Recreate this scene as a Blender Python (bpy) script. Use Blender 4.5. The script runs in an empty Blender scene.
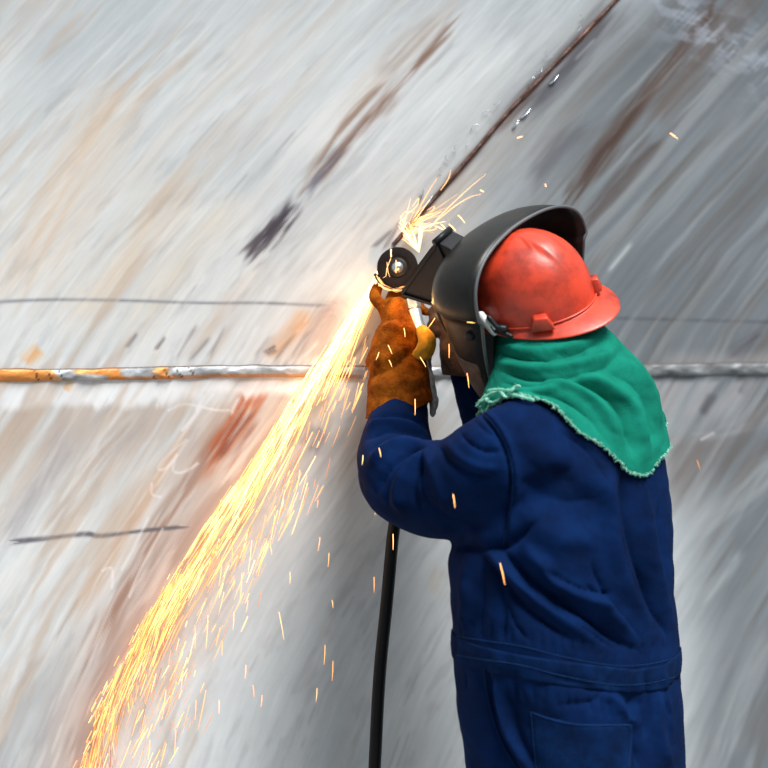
import bpy, bmesh, math, random
import numpy as np
from mathutils import Vector, Matrix
from mathutils.bvhtree import BVHTree

random.seed(7)
RNG = np.random.default_rng(11)
S = bpy.context.scene
COL = S.collection

# ------------------------------------------------------------------ camera, world, lights, exposure
CAMZ = 1.55
FPX = 2000.0
cd = bpy.data.cameras.new('camera')
cam = bpy.data.objects.new('camera', cd)
COL.objects.link(cam)
cam.location = (0, 0, CAMZ)
cam.rotation_euler = (math.pi / 2, 0, 0)
cd.sensor_width = 36
cd.lens = 36 * FPX / 768
cd.dof.use_dof = True
cd.dof.focus_distance = 3.78
cd.dof.aperture_fstop = 2.1
S.camera = cam

w = bpy.data.worlds.new('sky')
S.world = w
w.use_nodes = True
nt = w.node_tree
bg = nt.nodes['Background']
tc = nt.nodes.new('ShaderNodeTexCoord')
sp = nt.nodes.new('ShaderNodeSeparateXYZ')
cr = nt.nodes.new('ShaderNodeValToRGB')
cr.color_ramp.elements[0].position = 0.42
cr.color_ramp.elements[0].color = (0.10, 0.11, 0.12, 1)
cr.color_ramp.elements[1].position = 0.75
cr.color_ramp.elements[1].color = (0.78, 0.90, 1.0, 1)
mp = nt.nodes.new('ShaderNodeMath'); mp.operation = 'MULTIPLY_ADD'
mp.inputs[1].default_value = 0.5; mp.inputs[2].default_value = 0.5
nt.links.new(tc.outputs['Generated'], sp.inputs[0])
nt.links.new(sp.outputs['Z'], mp.inputs[0])
nt.links.new(mp.outputs[0], cr.inputs[0])
nt.links.new(cr.outputs[0], bg.inputs['Color'])
bg.inputs['Strength'].default_value = 0.62

sd = bpy.data.lights.new('daylight', 'SUN')
sd.energy = 6.6
sd.angle = math.radians(24)
sd.color = (1.0, 0.97, 0.93)
sun = bpy.data.objects.new('daylight', sd)
COL.objects.link(sun)
sun.rotation_euler = Vector((-0.36, 0.47, -1.0)).to_track_quat('-Z', 'Y').to_euler()

S.view_settings.view_transform = 'Standard'
S.view_settings.look = 'None'
S.view_settings.gamma = 1
S.view_settings.use_curve_mapping = False
S.view_settings.exposure = 0.0


# ------------------------------------------------------------------ helpers
def P(u, v, d):
    return Vector(((u - 384) / FPX * d, d, CAMZ - (v - 384) / FPX * d))


def proj(co):
    d = np.maximum(co[:, 1], 0.05)
    return 384 + co[:, 0] / d * FPX, 384 - (co[:, 2] - CAMZ) / d * FPX


WA, WB = 0.50, 0.12
W0 = P(378, 262, 3.965)
WN = Vector((WA, -1.0, -WB)).normalized()      # wall normal, towards the camera side


def wall_depth(u, v):
    s = (u - 384) / FPX
    q = (v - 384) / FPX
    return (W0.y - WA * W0.x - WB * (CAMZ - W0.z)) / (1 - WA * s - WB * q)


def PW(u, v, off=0.0):
    return P(u, v, wall_depth(u, v)) + WN * off


def lin(r, g, b):
    def f(c):
        c /= 255.0
        return c / 12.92 if c <= 0.04045 else ((c + 0.055) / 1.055) ** 2.4
    return (f(r), f(g), f(b), 1.0)


def link(name, me, mat=None, parent=None, smooth=True):
    o = bpy.data.objects.new(name, me)
    COL.objects.link(o)
    if mat is not None:
        me.materials.clear()
        me.materials.append(mat)
    if smooth:
        me.polygons.foreach_set('use_smooth', [True] * len(me.polygons))
    if parent is not None:
        o.parent = parent
        o.matrix_parent_inverse = Matrix.Translation(-parent.location) if parent.type == 'EMPTY' else Matrix.Identity(4)
    return o


def tag(o, label=None, cat=None, group=None, kind=None):
    if label: o['label'] = label
    if cat: o['category'] = cat
    if group: o['group'] = group
    if kind: o['kind'] = kind
    return o


def empty(name, loc):
    o = bpy.data.objects.new(name, None)
    COL.objects.link(o)
    o.location = loc
    return o


def pydata(name, verts, faces):
    me = bpy.data.meshes.new(name)
    me.from_pydata([tuple(v) for v in verts], [], faces)
    me.update()
    return me


def grid_faces(n, m, wrap=False):
    f = []
    for i in range(n - 1):
        for j in range(m if wrap else m - 1):
            k = (j + 1) % m
            f.append((i * m + j, i * m + k, (i + 1) * m + k, (i + 1) * m + j))
    return f


def frames(pts):
    pts = [Vector(p) for p in pts]
    T = []
    for i in range(len(pts)):
        a = pts[max(i - 1, 0)]; b = pts[min(i + 1, len(pts) - 1)]
        T.append((b - a).normalized())
    up = Vector((0, 0, 1)) if abs(T[0].z) < 0.9 else Vector((0, 1, 0))
    n = (up - T[0] * up.dot(T[0])).normalized()
    out = []
    for t in T:
        n = (n - t * n.dot(t)).normalized()
        out.append((t, n, t.cross(n)))
    return out


def resample(pts, rad, k=6):
    """Catmull-Rom through the points"""
    pts = [Vector(p) for p in pts]
    P0 = [pts[0] * 2 - pts[1]] + pts + [pts[-1] * 2 - pts[-2]]
    R0 = [rad[0]] + list(rad) + [rad[-1]]
    op, orr = [], []
    for i in range(1, len(P0) - 2):
        for j in range(k):
            t = j / k
            t2, t3 = t * t, t * t * t
            c = (-.5 * t + t2 - .5 * t3, 1 - 2.5 * t2 + 1.5 * t3, .5 * t + 2 * t2 - 1.5 * t3, -.5 * t2 + .5 * t3)
            op.append(P0[i - 1] * c[0] + P0[i] * c[1] + P0[i + 1] * c[2] + P0[i + 2] * c[3])
            orr.append(R0[i] * (1 - t) + R0[i + 1] * t)
    op.append(pts[-1]); orr.append(rad[-1])
    return op, orr


def tube(pts, rad, seg=16, k=6, round_ends=True, flat=1.0):
    """closed tube as (verts, faces)"""
    if len(pts) > 1 and k > 1:
        pts, rad = resample(pts, rad, k)
    pts = [Vector(p) for p in pts]
    rad = list(rad)
    if round_ends:
        t0 = (pts[0] - pts[1]).normalized(); t1 = (pts[-1] - pts[-2]).normalized()
        a0, r0, a1, r1 = pts[0], rad[0], pts[-1], rad[-1]
        pre, prer, post, postr = [], [], [], []
        for an in (85, 60, 30):
            x = math.radians(an)
            pre.append(a0 + t0 * r0 * math.sin(x)); prer.append(r0 * math.cos(x))
        for an in (30, 60, 85):
            x = math.radians(an)
            post.append(a1 + t1 * r1 * math.sin(x)); postr.append(r1 * math.cos(x))
        pts = pre + pts + post
        rad = prer + rad + postr
    fr = frames(pts)
    V, F = [], []
    for p, r, (t, n, b) in zip(pts, rad, fr):
        for j in range(seg):
            a = 2 * math.pi * j / seg
            V.append(p + n * (math.cos(a) * r) + b * (math.sin(a) * r * flat))
    F = grid_faces(len(pts), seg, True)
    F.append(tuple(range(seg))[::-1])
    F.append(tuple(range((len(pts) - 1) * seg, len(pts) * seg)))
    return V, F


def merge(parts):
    V, F = [], []
    for v, f in parts:
        o = len(V)
        V += list(v)
        F += [tuple(i + o for i in q) for q in f]
    return V, F


def box(c, ax, hs):
    """oriented box: centre, three axis vectors, half sizes"""
    V = []
    for sx in (-1, 1):
        for sy in (-1, 1):
            for sz in (-1, 1):
                V.append(Vector(c) + ax[0] * (sx * hs[0]) + ax[1] * (sy * hs[1]) + ax[2] * (sz * hs[2]))
    F = [(0, 1, 3, 2), (4, 6, 7, 5), (0, 4, 5, 1), (2, 3, 7, 6), (0, 2, 6, 4), (1, 5, 7, 3)]
    return V, F


def prism(poly, axis, half):
    """polygon of world points extruded along +-axis"""
    n = len(poly)
    V = [Vector(p) - axis * half for p in poly] + [Vector(p) + axis * half for p in poly]
    F = [tuple(range(n))[::-1], tuple(range(n, 2 * n))]
    F += [(i, (i + 1) % n, n + (i + 1) % n, n + i) for i in range(n)]
    return V, F


def evaluated(me, mods):
    """apply modifiers [(type, {props})] to a mesh and return the new mesh"""
    o = bpy.data.objects.new('tmp', me)
    COL.objects.link(o)
    for i, (t, pr) in enumerate(mods):
        m = o.modifiers.new('m%d' % i, t)
        for k_, v_ in pr.items():
            setattr(m, k_, v_)
    dg = bpy.context.evaluated_depsgraph_get()
    dg.update()
    out = bpy.data.meshes.new_from_object(o.evaluated_get(dg))
    bpy.data.objects.remove(o)
    return out


def fuse(name, parts, voxel, smooth=4, fac=0.6):
    V, F = merge(parts)
    me = pydata(name, V, F)
    bm = bmesh.new(); bm.from_mesh(me)
    bmesh.ops.recalc_face_normals(bm, faces=bm.faces)
    bm.to_mesh(me); bm.free()
    return evaluated(me, [('REMESH', dict(mode='VOXEL', voxel_size=voxel, adaptivity=0)),
                          ('SMOOTH', dict(iterations=smooth, factor=fac))])


def bevelled(me, width=0.002, seg=2, angle=35):
    return evaluated(me, [('BEVEL', dict(width=width, segments=seg, limit_method='ANGLE', angle_limit=math.radians(angle)))])


def get_co(me):
    a = np.empty(len(me.vertices) * 3, 'f'); me.vertices.foreach_get('co', a)
    return a.reshape(-1, 3).astype('d')


def get_no(me):
    a = np.empty(len(me.vertices) * 3, 'f'); me.vertices.foreach_get('normal', a)
    return a.reshape(-1, 3).astype('d')


def set_co(me, co):
    me.vertices.foreach_set('co', co.astype('f').ravel()); me.update()


def polydist(x, y, pts):
    """distance to a polyline and position 0..1 along it"""
    best = np.full(x.shape, 1e9); pos = np.zeros(x.shape); side = np.zeros(x.shape)
    L = [math.hypot(b[0] - a[0], b[1] - a[1]) for a, b in zip(pts[:-1], pts[1:])]
    tot = sum(L); acc = 0
    for (a, b, l) in zip(pts[:-1], pts[1:], L):
        dx, dy = b[0] - a[0], b[1] - a[1]
        t = np.clip(((x - a[0]) * dx + (y - a[1]) * dy) / (l * l), 0, 1)
        ex, ey = x - a[0] - t * dx, y - a[1] - t * dy
        d = np.hypot(ex, ey)
        m = d < best
        best[m] = d[m]; pos[m] = ((acc + t * l) / tot)[m]
        side[m] = np.sign(dx * ey - dy * ex)[m]
        acc += l
    return best, pos, side


def smooth_poly(pts, k=5):
    v, _ = resample([Vector((p[0], p[1], 0)) for p in pts], [0] * len(pts), k)
    return [(p.x, p.y) for p in v]


def sculpt(me, strokes, gain=1.0):
    """folds: (points, width, height) ridges (+) and creases (-) pressed into the side that faces the camera"""
    co = get_co(me); no = get_no(me)
    view = np.array([0, 0, CAMZ]) - co
    view /= np.linalg.norm(view, axis=1)[:, None]
    face = np.clip((no * view).sum(1) * 2.2, 0, 1)
    u, v = proj(co)
    h = np.zeros(len(co))
    for pts, wd, ht in strokes:
        pp = smooth_poly(pts)
        d, t, sgn = polydist(u, v, pp)
        g = (np.exp(-d / (wd * .75)) if ht < 0 else np.exp(-(d / wd) ** 2)) * np.clip(np.minimum(t, 1 - t) * 5 + 0.15, 0, 1)
        h += ht * g * gain
    co += no * (h * face)[:, None]
    set_co(me, co)


_LAT = RNG.random((256, 256))


def vnoise(x, y, seed=0):
    x = np.asarray(x) + seed * 17.3; y = np.asarray(y) + seed * 9.1
    xi = np.floor(x).astype(int); yi = np.floor(y).astype(int)
    fx = x - xi; fy = y - yi
    fx = fx * fx * (3 - 2 * fx); fy = fy * fy * (3 - 2 * fy)
    a = _LAT[xi % 256, yi % 256]; b = _LAT[(xi + 1) % 256, yi % 256]
    c = _LAT[xi % 256, (yi + 1) % 256]; d = _LAT[(xi + 1) % 256, (yi + 1) % 256]
    return (a * (1 - fx) + b * fx) * (1 - fy) + (c * (1 - fx) + d * fx) * fy


def fbm(x, y, o=4, seed=0):
    s = 0; a = 1; t = 0
    for i in range(o):
        s = s + a * vnoise(x * 2 ** i, y * 2 ** i, seed + i * 3); t += a; a *= 0.55
    return s / t


def noise3(co, scale, seed=0):
    return (fbm(co[:, 0] * scale + co[:, 2] * scale * .7, co[:, 2] * scale - co[:, 1] * scale * .6, 3, seed) - 0.5) * 2


# ------------------------------------------------------------------ materials
def mat(name, col, rough=0.6, metal=0.0, var=0.0, col2=None, scale=20.0, bump=0.0, bscale=200.0, sheen=0.0,
        detail=6, attr=None, spec=0.5, coat=0.0, lo=0.35, hi=0.65, stretch=None):
    m = bpy.data.materials.new(name)
    m.use_nodes = True
    n = m.node_tree; N = n.nodes; L = n.links
    b = N['Principled BSDF']
    b.inputs['Base Color'].default_value = col
    b.inputs['Roughness'].default_value = rough
    b.inputs['Metallic'].default_value = metal
    b.inputs['Specular IOR Level'].default_value = spec
    b.inputs['Sheen Weight'].default_value = sheen
    b.inputs['Coat Weight'].default_value = coat
    t = N.new('ShaderNodeTexCoord')
    mpn = N.new('ShaderNodeMapping')
    L.new(t.outputs['Object'], mpn.inputs[0])
    if stretch: mpn.inputs['Scale'].default_value = stretch
    src = None
    if attr:
        a = N.new('ShaderNodeAttribute'); a.attribute_name = attr
        src = a.outputs['Color']
    if col2 is not None:
        nz = N.new('ShaderNodeTexNoise'); nz.inputs['Scale'].default_value = scale
        nz.inputs['Detail'].default_value = detail; nz.inputs['Roughness'].default_value = 0.65
        L.new(mpn.outputs[0], nz.inputs['Vector'])
        r = N.new('ShaderNodeValToRGB')
        r.color_ramp.elements[0].position = lo; r.color_ramp.elements[1].position = hi
        L.new(nz.outputs['Fac'], r.inputs[0])
        mx = N.new('ShaderNodeMix'); mx.data_type = 'RGBA'
        L.new(r.outputs[0], mx.inputs['Factor'])
        mx.inputs[6].default_value = col; mx.inputs[7].default_value = col2
        if src is not None: L.new(src, mx.inputs[6])
        src = mx.outputs[2]
    if src is not None:
        L.new(src, b.inputs['Base Color'])
    if bump:
        nz = N.new('ShaderNodeTexNoise'); nz.inputs['Scale'].default_value = bscale
        nz.inputs['Detail'].default_value = 4
        L.new(mpn.outputs[0], nz.inputs['Vector'])
        bp = N.new('ShaderNodeBump'); bp.inputs['Strength'].default_value = bump
        bp.inputs['Distance'].default_value = 0.003
        L.new(nz.outputs['Fac'], bp.inputs['Height'])
        L.new(bp.outputs[0], b.inputs['Normal'])
    return m


def emis(name, strength):
    m = bpy.data.materials.new(name)
    m.use_nodes = True
    n = m.node_tree; N = n.nodes
    b = N['Principled BSDF']
    a = N.new('ShaderNodeAttribute'); a.attribute_name = 'spark_tone'
    b.inputs['Base Color'].default_value = (0.02, 0.01, 0.005, 1)
    n.links.new(a.outputs['Color'], b.inputs['Emission Color'])
    b.inputs['Emission Strength'].default_value = strength
    return m


M = {}
M['navy'] = mat('navy_cotton', (0.0008, 0.0065, 0.032, 1), 0.9, col2=(0.0012, 0.0135, 0.066, 1), scale=9, bump=0.25, bscale=420, spec=0.06)
M['navy_band'] = mat('navy_band_cotton', (0.0010, 0.0075, 0.034, 1), 0.9, col2=(0.0016, 0.015, 0.066, 1), scale=30, bump=0.3, bscale=420, spec=0.06)
M['stitch'] = mat('stitch_thread', (0.010, 0.04, 0.13, 1), 0.9, spec=0.05)
M['green'] = mat('green_cotton', (0.003, 0.115, 0.078, 1), 0.9, col2=(0.006, 0.185, 0.13, 1), scale=12, bump=0.3, bscale=350, spec=0.06)
M['fray'] = mat('frayed_green_threads', (0.10, 0.42, 0.30, 1), 0.95, col2=(0.3, 0.6, 0.48, 1), scale=60)
M['red'] = mat('scuffed_red_plastic', (0.62, 0.052, 0.020, 1), 0.40, col2=(0.20, 0.020, 0.010, 1), scale=20, detail=10, bump=0.12, bscale=90, spec=0.55, lo=0.42, hi=0.72)
M['black'] = mat('black_plastic', (0.006, 0.007, 0.009, 1), 0.42, bump=0.1, bscale=200, col2=(0.012, 0.013, 0.016, 1), scale=30, spec=0.25)
M['mask'] = mat('scuffed_black_shell', (0.008, 0.010, 0.012, 1), 0.38, bump=0.08, bscale=120, col2=(0.018, 0.016, 0.013, 1), scale=22, spec=0.28)
M['mask_in'] = mat('mask_inner_black', (0.006, 0.006, 0.006, 1), 0.6)
M['leather'] = mat('orange_brown_suede', (0.10, 0.022, 0.002, 1), 0.95, col2=(0.30, 0.085, 0.006, 1), scale=34, bump=0.9, bscale=260, spec=0.05)
M['yellow'] = mat('yellow_suede', (0.66, 0.34, 0.012, 1), 0.9, col2=(0.42, 0.19, 0.01, 1), scale=60, bump=0.6, bscale=200)
M['brown'] = mat('dark_brown_suede', (0.030, 0.015, 0.009, 1), 0.9, col2=(0.12, 0.065, 0.042, 1), scale=30, bump=0.7, bscale=240)
M['lining'] = mat('grey_fleece_lining', (0.34, 0.32, 0.30, 1), 1.0, col2=(0.55, 0.53, 0.5, 1), scale=120, bump=1.0, bscale=300)
M['steel'] = mat('brushed_steel', (0.50, 0.55, 0.60, 1), 0.32, 0.85, bump=0.1, bscale=200)
M['darksteel'] = mat('dark_steel', (0.022, 0.019, 0.019, 1), 0.5, 0.2, spec=0.3)
M['disc'] = mat('abrasive_disc', (0.008, 0.006, 0.006, 1), 0.75, bump=0.5, bscale=500, col2=(0.016, 0.011, 0.010, 1), scale=60, spec=0.15)
M['rubber'] = mat('black_rubber', (0.004, 0.005, 0.006, 1), 0.5, spec=0.2, bump=0.05, bscale=300)
M['skin'] = mat('skin', (0.42, 0.24, 0.16, 1), 0.5, bump=0.1)
M['boot'] = mat('black_boot_leather', (0.02, 0.018, 0.016, 1), 0.5, bump=0.3, bscale=150)
M['spark'] = emis('spark_glow', 3.8)
M['floor'] = mat('concrete_ground', (0.30, 0.30, 0.29, 1), 0.9, col2=(0.2, 0.2, 0.19, 1), scale=4, bump=0.5, bscale=60)
M['white'] = mat('white_plastic', (0.62, 0.64, 0.64, 1), 0.4)

# hull steel: colours come from a painted-on-the-plate attribute, fine grain from nodes running along the grinding marks
mh = bpy.data.materials.new('weathered_hull_steel'); mh.use_nodes = True
n = mh.node_tree; N = n.nodes; L = n.links; b = N['Principled BSDF']
at = N.new('ShaderNodeAttribute'); at.attribute_name = 'plate'
uv = N.new('ShaderNodeUVMap'); uv.uv_map = 'grain'


def nz(sx, sy, det, rough=0.6):
    m_ = N.new('ShaderNodeMapping'); m_.inputs['Scale'].default_value = (sx, sy, 1)
    L.new(uv.outputs[0], m_.inputs[0])
    t_ = N.new('ShaderNodeTexNoise'); t_.inputs['Scale'].default_value = 1; t_.inputs['Detail'].default_value = det
    t_.inputs['Roughness'].default_value = rough
    L.new(m_.outputs[0], t_.inputs['Vector'])
    return t_.outputs['Fac']


def mathn(op, a, b_, c=None):
    m_ = N.new('ShaderNodeMath'); m_.operation = op
    for i, x in enumerate((a, b_, c)):
        if x is None: continue
        if hasattr(x, 'links'): L.new(x, m_.inputs[i])
        else: m_.inputs[i].default_value = x
    return m_.outputs[0]


g1 = nz(34, 4, 6); g2 = nz(130, 12, 4); g3 = nz(16, 12, 10, 0.72)
gsum = mathn('ADD', mathn('MULTIPLY', g1, 0.40), mathn('MULTIPLY', g2, 0.26))
gsum = mathn('ADD', gsum, mathn('MULTIPLY', g3, 0.34))
fac = mathn('MULTIPLY_ADD', gsum, 0.62, 0.69)
vm = N.new('ShaderNodeVectorMath'); vm.operation = 'SCALE'
L.new(at.outputs['Color'], vm.inputs[0]); L.new(fac, vm.inputs['Scale'])
L.new(vm.outputs[0], b.inputs['Base Color'])
b.inputs['Roughness'].default_value = 0.62
b.inputs['Specular IOR Level'].default_value = 0.35
bp = N.new('ShaderNodeBump'); bp.inputs['Strength'].default_value = 0.25; bp.inputs['Distance'].default_value = 0.002
L.new(gsum, bp.inputs['Height']); L.new(bp.outputs[0], b.inputs['Normal'])
M['hull'] = mh
M['weld'] = mat('weld_metal', (0.3, 0.3, 0.3, 1), 0.5, 0.15, attr='plate', bump=0.5, bscale=150)

# ------------------------------------------------------------------ structure: ground and hull plate
me = pydata('floor', [(-5, -3, 0), (7, -3, 0), (7, 9, 0), (-5, 9, 0)], [(0, 1, 2, 3)])
tag(link('floor', me, M['floor'], smooth=False), kind='structure')

SEAM_Y = [-600, 0, 60, 112, 170, 210, 250, 330, 400, 500, 560, 620, 700, 768, 1500]
SEAM_X = [1200, 615, 559, 509, 459, 424, 388, 328, 286, 222, 182, 145, 104, 78, -140]


def axis_vals(lo, hi, step, far_lo, far_hi):
    inner = np.arange(lo, hi + 0.01, step)
    a = lo - np.cumsum(np.geomspace(step * 2, 90, 16)); a = a[a > far_lo]
    c = hi + np.cumsum(np.geomspace(step * 2, 90, 16)); c = c[c < far_hi]
    return np.concatenate([[far_lo], a[::-1], inner, c, [far_hi]])


xs = axis_vals(-16, 784, 1.5, -800, 1350)
ys = axis_vals(-16, 784, 1.5, -560, 1140)
UU, VV = np.meshgrid(xs, ys)
uu = UU.ravel(); vv = VV.ravel()
dd = wall_depth(uu, vv)
co = np.stack([(uu - 384) / FPX * dd, dd, CAMZ - (vv - 384) / FPX * dd], 1)
co[:, 2] = np.maximum(co[:, 2], -0.02)


def plate_colour(x, y):
    fy = np.interp(y, SEAM_Y, SEAM_X)
    wob = (fbm(x / 60, y / 60, 3, 5) - .5) * 6
    c = x - fy + wob                       # across the grinding marks, the seam at 0
    # fan: marks far from the seam are less steep at the top right
    al = y
    A = lambda r, g, b_: np.array([r, g, b_], 'd')
    C = np.zeros(x.shape + (3,)) + A(203, 207, 209)

    def over(col, a):
        nonlocal C
        a = np.clip(a, 0, 1)[..., None]
        C = C * (1 - a) + A(*col) * a

    def sm(v_, a, b_):
        t = np.clip((v_ - a) / (b_ - a), 0, 1)
        return t * t * (3 - 2 * t)
    n1 = fbm(c / 38, al / 260, 4, 1); n2 = fbm(c / 11, al / 170, 4, 2); n3 = fbm(c / 4.5, al / 90, 3, 3)
    n4 = fbm(c / 70, al / 200, 3, 4); big = fbm(x / 190, y / 190, 3, 8)
    # duller plate right of the seam, with light falloff to the right painted in
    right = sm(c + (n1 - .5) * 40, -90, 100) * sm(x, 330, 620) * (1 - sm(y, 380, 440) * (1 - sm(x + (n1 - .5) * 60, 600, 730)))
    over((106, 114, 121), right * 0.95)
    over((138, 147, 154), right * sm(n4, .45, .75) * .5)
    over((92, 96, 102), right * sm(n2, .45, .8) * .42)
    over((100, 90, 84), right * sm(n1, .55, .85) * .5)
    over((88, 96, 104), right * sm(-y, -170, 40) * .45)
    # left plate tones
    left = 1 - right
    over((222, 224, 224), left * sm(n4, .4, .7) * .6)
    over((176, 184, 190), left * sm(n2, .5, .85) * .45)
    over((198, 180, 164), left * sm(n1, .52, .8) * .45)
    over((160, 170, 178), left * sm(big, .5, .8) * .35)
    over((158, 168, 176), left * sm(-y, -120, 60) * .5)

    def stroke(pts, wd, col, a, rag=.6, seed=0, hard=2.0, ends=.22):
        d, t, sd_ = polydist(x, y, smooth_poly(pts, 4))
        kx = d * sd_; ln_ = sum(math.hypot(b1[0] - a1[0], b1[1] - a1[1]) for a1, b1 in zip(pts[:-1], pts[1:]))
        bf = max(2.6, wd / 4.0); ky = t * ln_ / (bf * 14)
        q = d / (wd * (1 + (fbm(kx / bf / 2, ky, 2, 20 + seed) - .5) * 2.2 * rag))
        if ends:
            jit = fbm(kx / bf, ky * .3 + 3, 2, 30 + seed)
            tt = np.minimum(t, 1 - t) - rag * (jit - .25) * .34
            e = sm(tt, 0.0, ends)
            e = np.where((t <= 0) | (t >= 1), 0, e)
        else:
            e = 1
        g = np.exp(-np.abs(q) ** hard) * e * (1 - rag + rag * sm(fbm(kx / bf, ky, 2, 40 + seed), .25, .6))
        over(col, g * a)
    # broad beige runs at left
    stroke([(150, 60), (60, 190), (-10, 330)], 26, (205, 184, 164), .75, .5, 1, ends=.2)
    stroke([(200, 150), (120, 270), (40, 350)], 24, (208, 190, 170), .6, .5, 2, ends=.2)
    stroke([(250, 180), (180, 270), (110, 360)], 14, (210, 198, 180), .6, .5, 3, ends=.2)
    # grey brown zone under the horizontal weld
    over((168, 152, 142), sm(y, 395, 412) * sm(-y, -520, -430) * sm(-c, 5, 30) * sm(n2, .25, .6) * .62)
    over((150, 158, 166), sm(y, 560, 720) * sm(-c, 10, 60) * sm(n1, .3, .7) * .6)
    stroke([(255, 385), (190, 480), (130, 580), (75, 700)], 11, (142, 112, 98), .85, .6, 4, ends=.15)
    stroke([(210, 400), (120, 540), (60, 640)], 9, (190, 150, 118), .6, .7, 5, ends=.2)
    stroke([(80, 410), (30, 500), (-10, 560)], 14, (165, 160, 162), .7, .6, 6, ends=.2)
    stroke([(150, 400), (90, 470), (30, 560)], 10, (170, 152, 140), .6, .6, 7, ends=.2)
    # heated brown band along the seam below the weld
    stroke([(330, 320), (262, 440), (200, 520), (140, 620), (92, 700), (60, 790)], 22, (140, 126, 122), .8, .35, 8, ends=0)
    stroke([(285, 345), (250, 400), (215, 450), (190, 490)], 12, (168, 86, 52), .95, .8, 9)
    stroke([(262, 400), (232, 440), (205, 470)], 9, (120, 66, 50), .8, .8, 10)
    stroke([(312, 305), (290, 335), (262, 365)], 8, (196, 150, 112), .9, .4, 11)
    stroke([(345, 290), (318, 325), (300, 350)], 6, (180, 160, 158), .7, .6, 12)
    stroke([(278, 345), (262, 355)], 3, (70, 66, 72), .9, .8, 13)
    stroke([(325, 425), (306, 455)], 11, (112, 120, 132), .85, .7, 14)
    stroke([(350, 400), (300, 480), (255, 560)], 16, (165, 158, 156), .6, .6, 15, ends=.2)
    over((206, 213, 218), sm(c, 20, 70) * sm(y, 430, 520) * (1 - right) * .8)
    stroke([(360, 560), (300, 660), (260, 768)], 20, (205, 214, 220), .5, .6, 16, ends=.2)
    stroke([(450, 580), (420, 650), (380, 768)], 16, (216, 222, 226), .5, .6, 17, ends=.2)
    stroke([(440, 560), (430, 600)], 8, (206, 196, 180), .5, .5, 18)
    # dark scrape with its tails
    stroke([(292, 205), (268, 236), (238, 268)], 11, (78, 72, 80), 1.0, .9, 19, 3.0)
    stroke([(300, 195), (275, 228), (255, 255)], 8, (58, 54, 64), .9, .9, 20, 3.0)
    stroke([(478, 0), (425, 55), (375, 112), (335, 158), (290, 215)], 7, (120, 88, 74), .9, .8, 21, ends=.1)
    stroke([(400, 65), (345, 125), (318, 165), (298, 195)], 5, (138, 112, 98), .8, .9, 22)
    stroke([(352, 140), (322, 172), (300, 205)], 5, (96, 96, 112), .8, .7, 23)
    stroke([(450, 10), (400, 60), (370, 90)], 12, (160, 150, 146), .6, .8, 24)
    for (a_, b_) in (((135, 336), (126, 346)), ((163, 340), (156, 348)), ((392, 232), (372, 246)), ((398, 222), (384, 250)), ((415, 205), (424, 190))):
        stroke([(a_[0] + 4, a_[1] - 5), (b_[0] - 2, b_[1] + 4)], 2.4, (112, 100, 104), .8, .8, 25)
    # dark sides of the seam
    stroke([(640, -20), (590, 40), (545, 88), (500, 140)], 15, (72, 72, 80), .8, .6, 26)
    stroke([(615, 3), (559, 61), (509, 113), (459, 171), (424, 211), (388, 250)], 5, (86, 66, 60), .95, .5, 27, ends=.02)
    stroke([(590, 15), (530, 70), (480, 130), (440, 175)], 4, (175, 178, 184), .6, .9, 28)
    # brown runs at upper right
    stroke([(735, -20), (690, 40), (640, 105), (595, 165), (560, 215)], 9, (78, 60, 54), .95, .6, 29, ends=.06)
    stroke([(668, 130), (620, 180), (575, 232)], 9, (84, 72, 70), .7, .7, 30, ends=.1)
    stroke([(760, -30), (690, 70), (640, 135)], 16, (104, 92, 88), .6, .6, 31, ends=.1)
    stroke([(545, 150), (510, 185), (480, 210)], 14, (150, 158, 168), .6, .7, 32)
    stroke([(600, 110), (555, 150), (520, 200)], 12, (96, 96, 102), .6, .7, 33)
    # pale scratched cloud at top right
    dc, tc_, _ = polydist(x, y, [(640, -30), (690, 20), (735, 50), (790, 80), (900, 120)])
    cl = sm(fbm(x / 16 + y / 30, y / 9 - x / 22, 4, 50), .42, .7)
    over((150, 158, 172), np.exp(-(dc / 30) ** 2) * cl * .75)
    over((178, 184, 196), np.exp(-(dc / 16) ** 2) * sm(fbm(c / 4, al / 30, 3, 51), .5, .75) * .6)
    stroke([(634, 240), (606, 274)], 1.8, (200, 204, 206), .9, .1, 35)
    # right of the worker, around and under the weld
    over((150, 146, 146), sm(x, 640, 680) * sm(y, 345, 362) * sm(-y, -372, -366) * .6)
    over((158, 158, 162), sm(x, 630, 660) * sm(y, 378, 384) * sm(-y, -440, -405) * sm(n2, .3, .6) * .8)
    stroke([(768, 330), (735, 352), (725, 362)], 7, (88, 84, 92), .8, .6, 36)
    stroke([(716, 390), (700, 418)], 4, (84, 82, 90), .8, .6, 37)
    stroke([(752, 375), (738, 398)], 4, (84, 82, 90), .8, .6, 38)
    stroke([(685, 440), (720, 435), (768, 418)], 6, (172, 172, 176), .5, .7, 39)
    over((108, 100, 98), sm(x, 650, 680) * sm(y, 425, 450) * sm(-y, -540, -470) * sm(n1, .25, .6) * .7)
    stroke([(790, 450), (735, 500), (680, 545)], 14, (158, 164, 168), .7, .6, 41, ends=.15)
    stroke([(745, 540), (722, 578), (695, 610)], 6, (176, 182, 186), .6, .6, 42)
    stroke([(780, 620), (740, 690), (715, 768)], 14, (160, 166, 170), .5, .6, 43, ends=.15)
    # ground-bright bands beside the horizontal weld
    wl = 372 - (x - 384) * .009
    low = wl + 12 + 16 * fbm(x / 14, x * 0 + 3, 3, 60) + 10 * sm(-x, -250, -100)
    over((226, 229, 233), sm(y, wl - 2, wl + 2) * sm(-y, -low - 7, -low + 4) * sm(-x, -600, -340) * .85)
    over((214, 218, 222), sm(y, wl - 22, wl - 10) * sm(-y, -wl - 2, -wl + 2) * sm(-x, -470, -400) * sm(n3, .3, .6) * .6)
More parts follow.
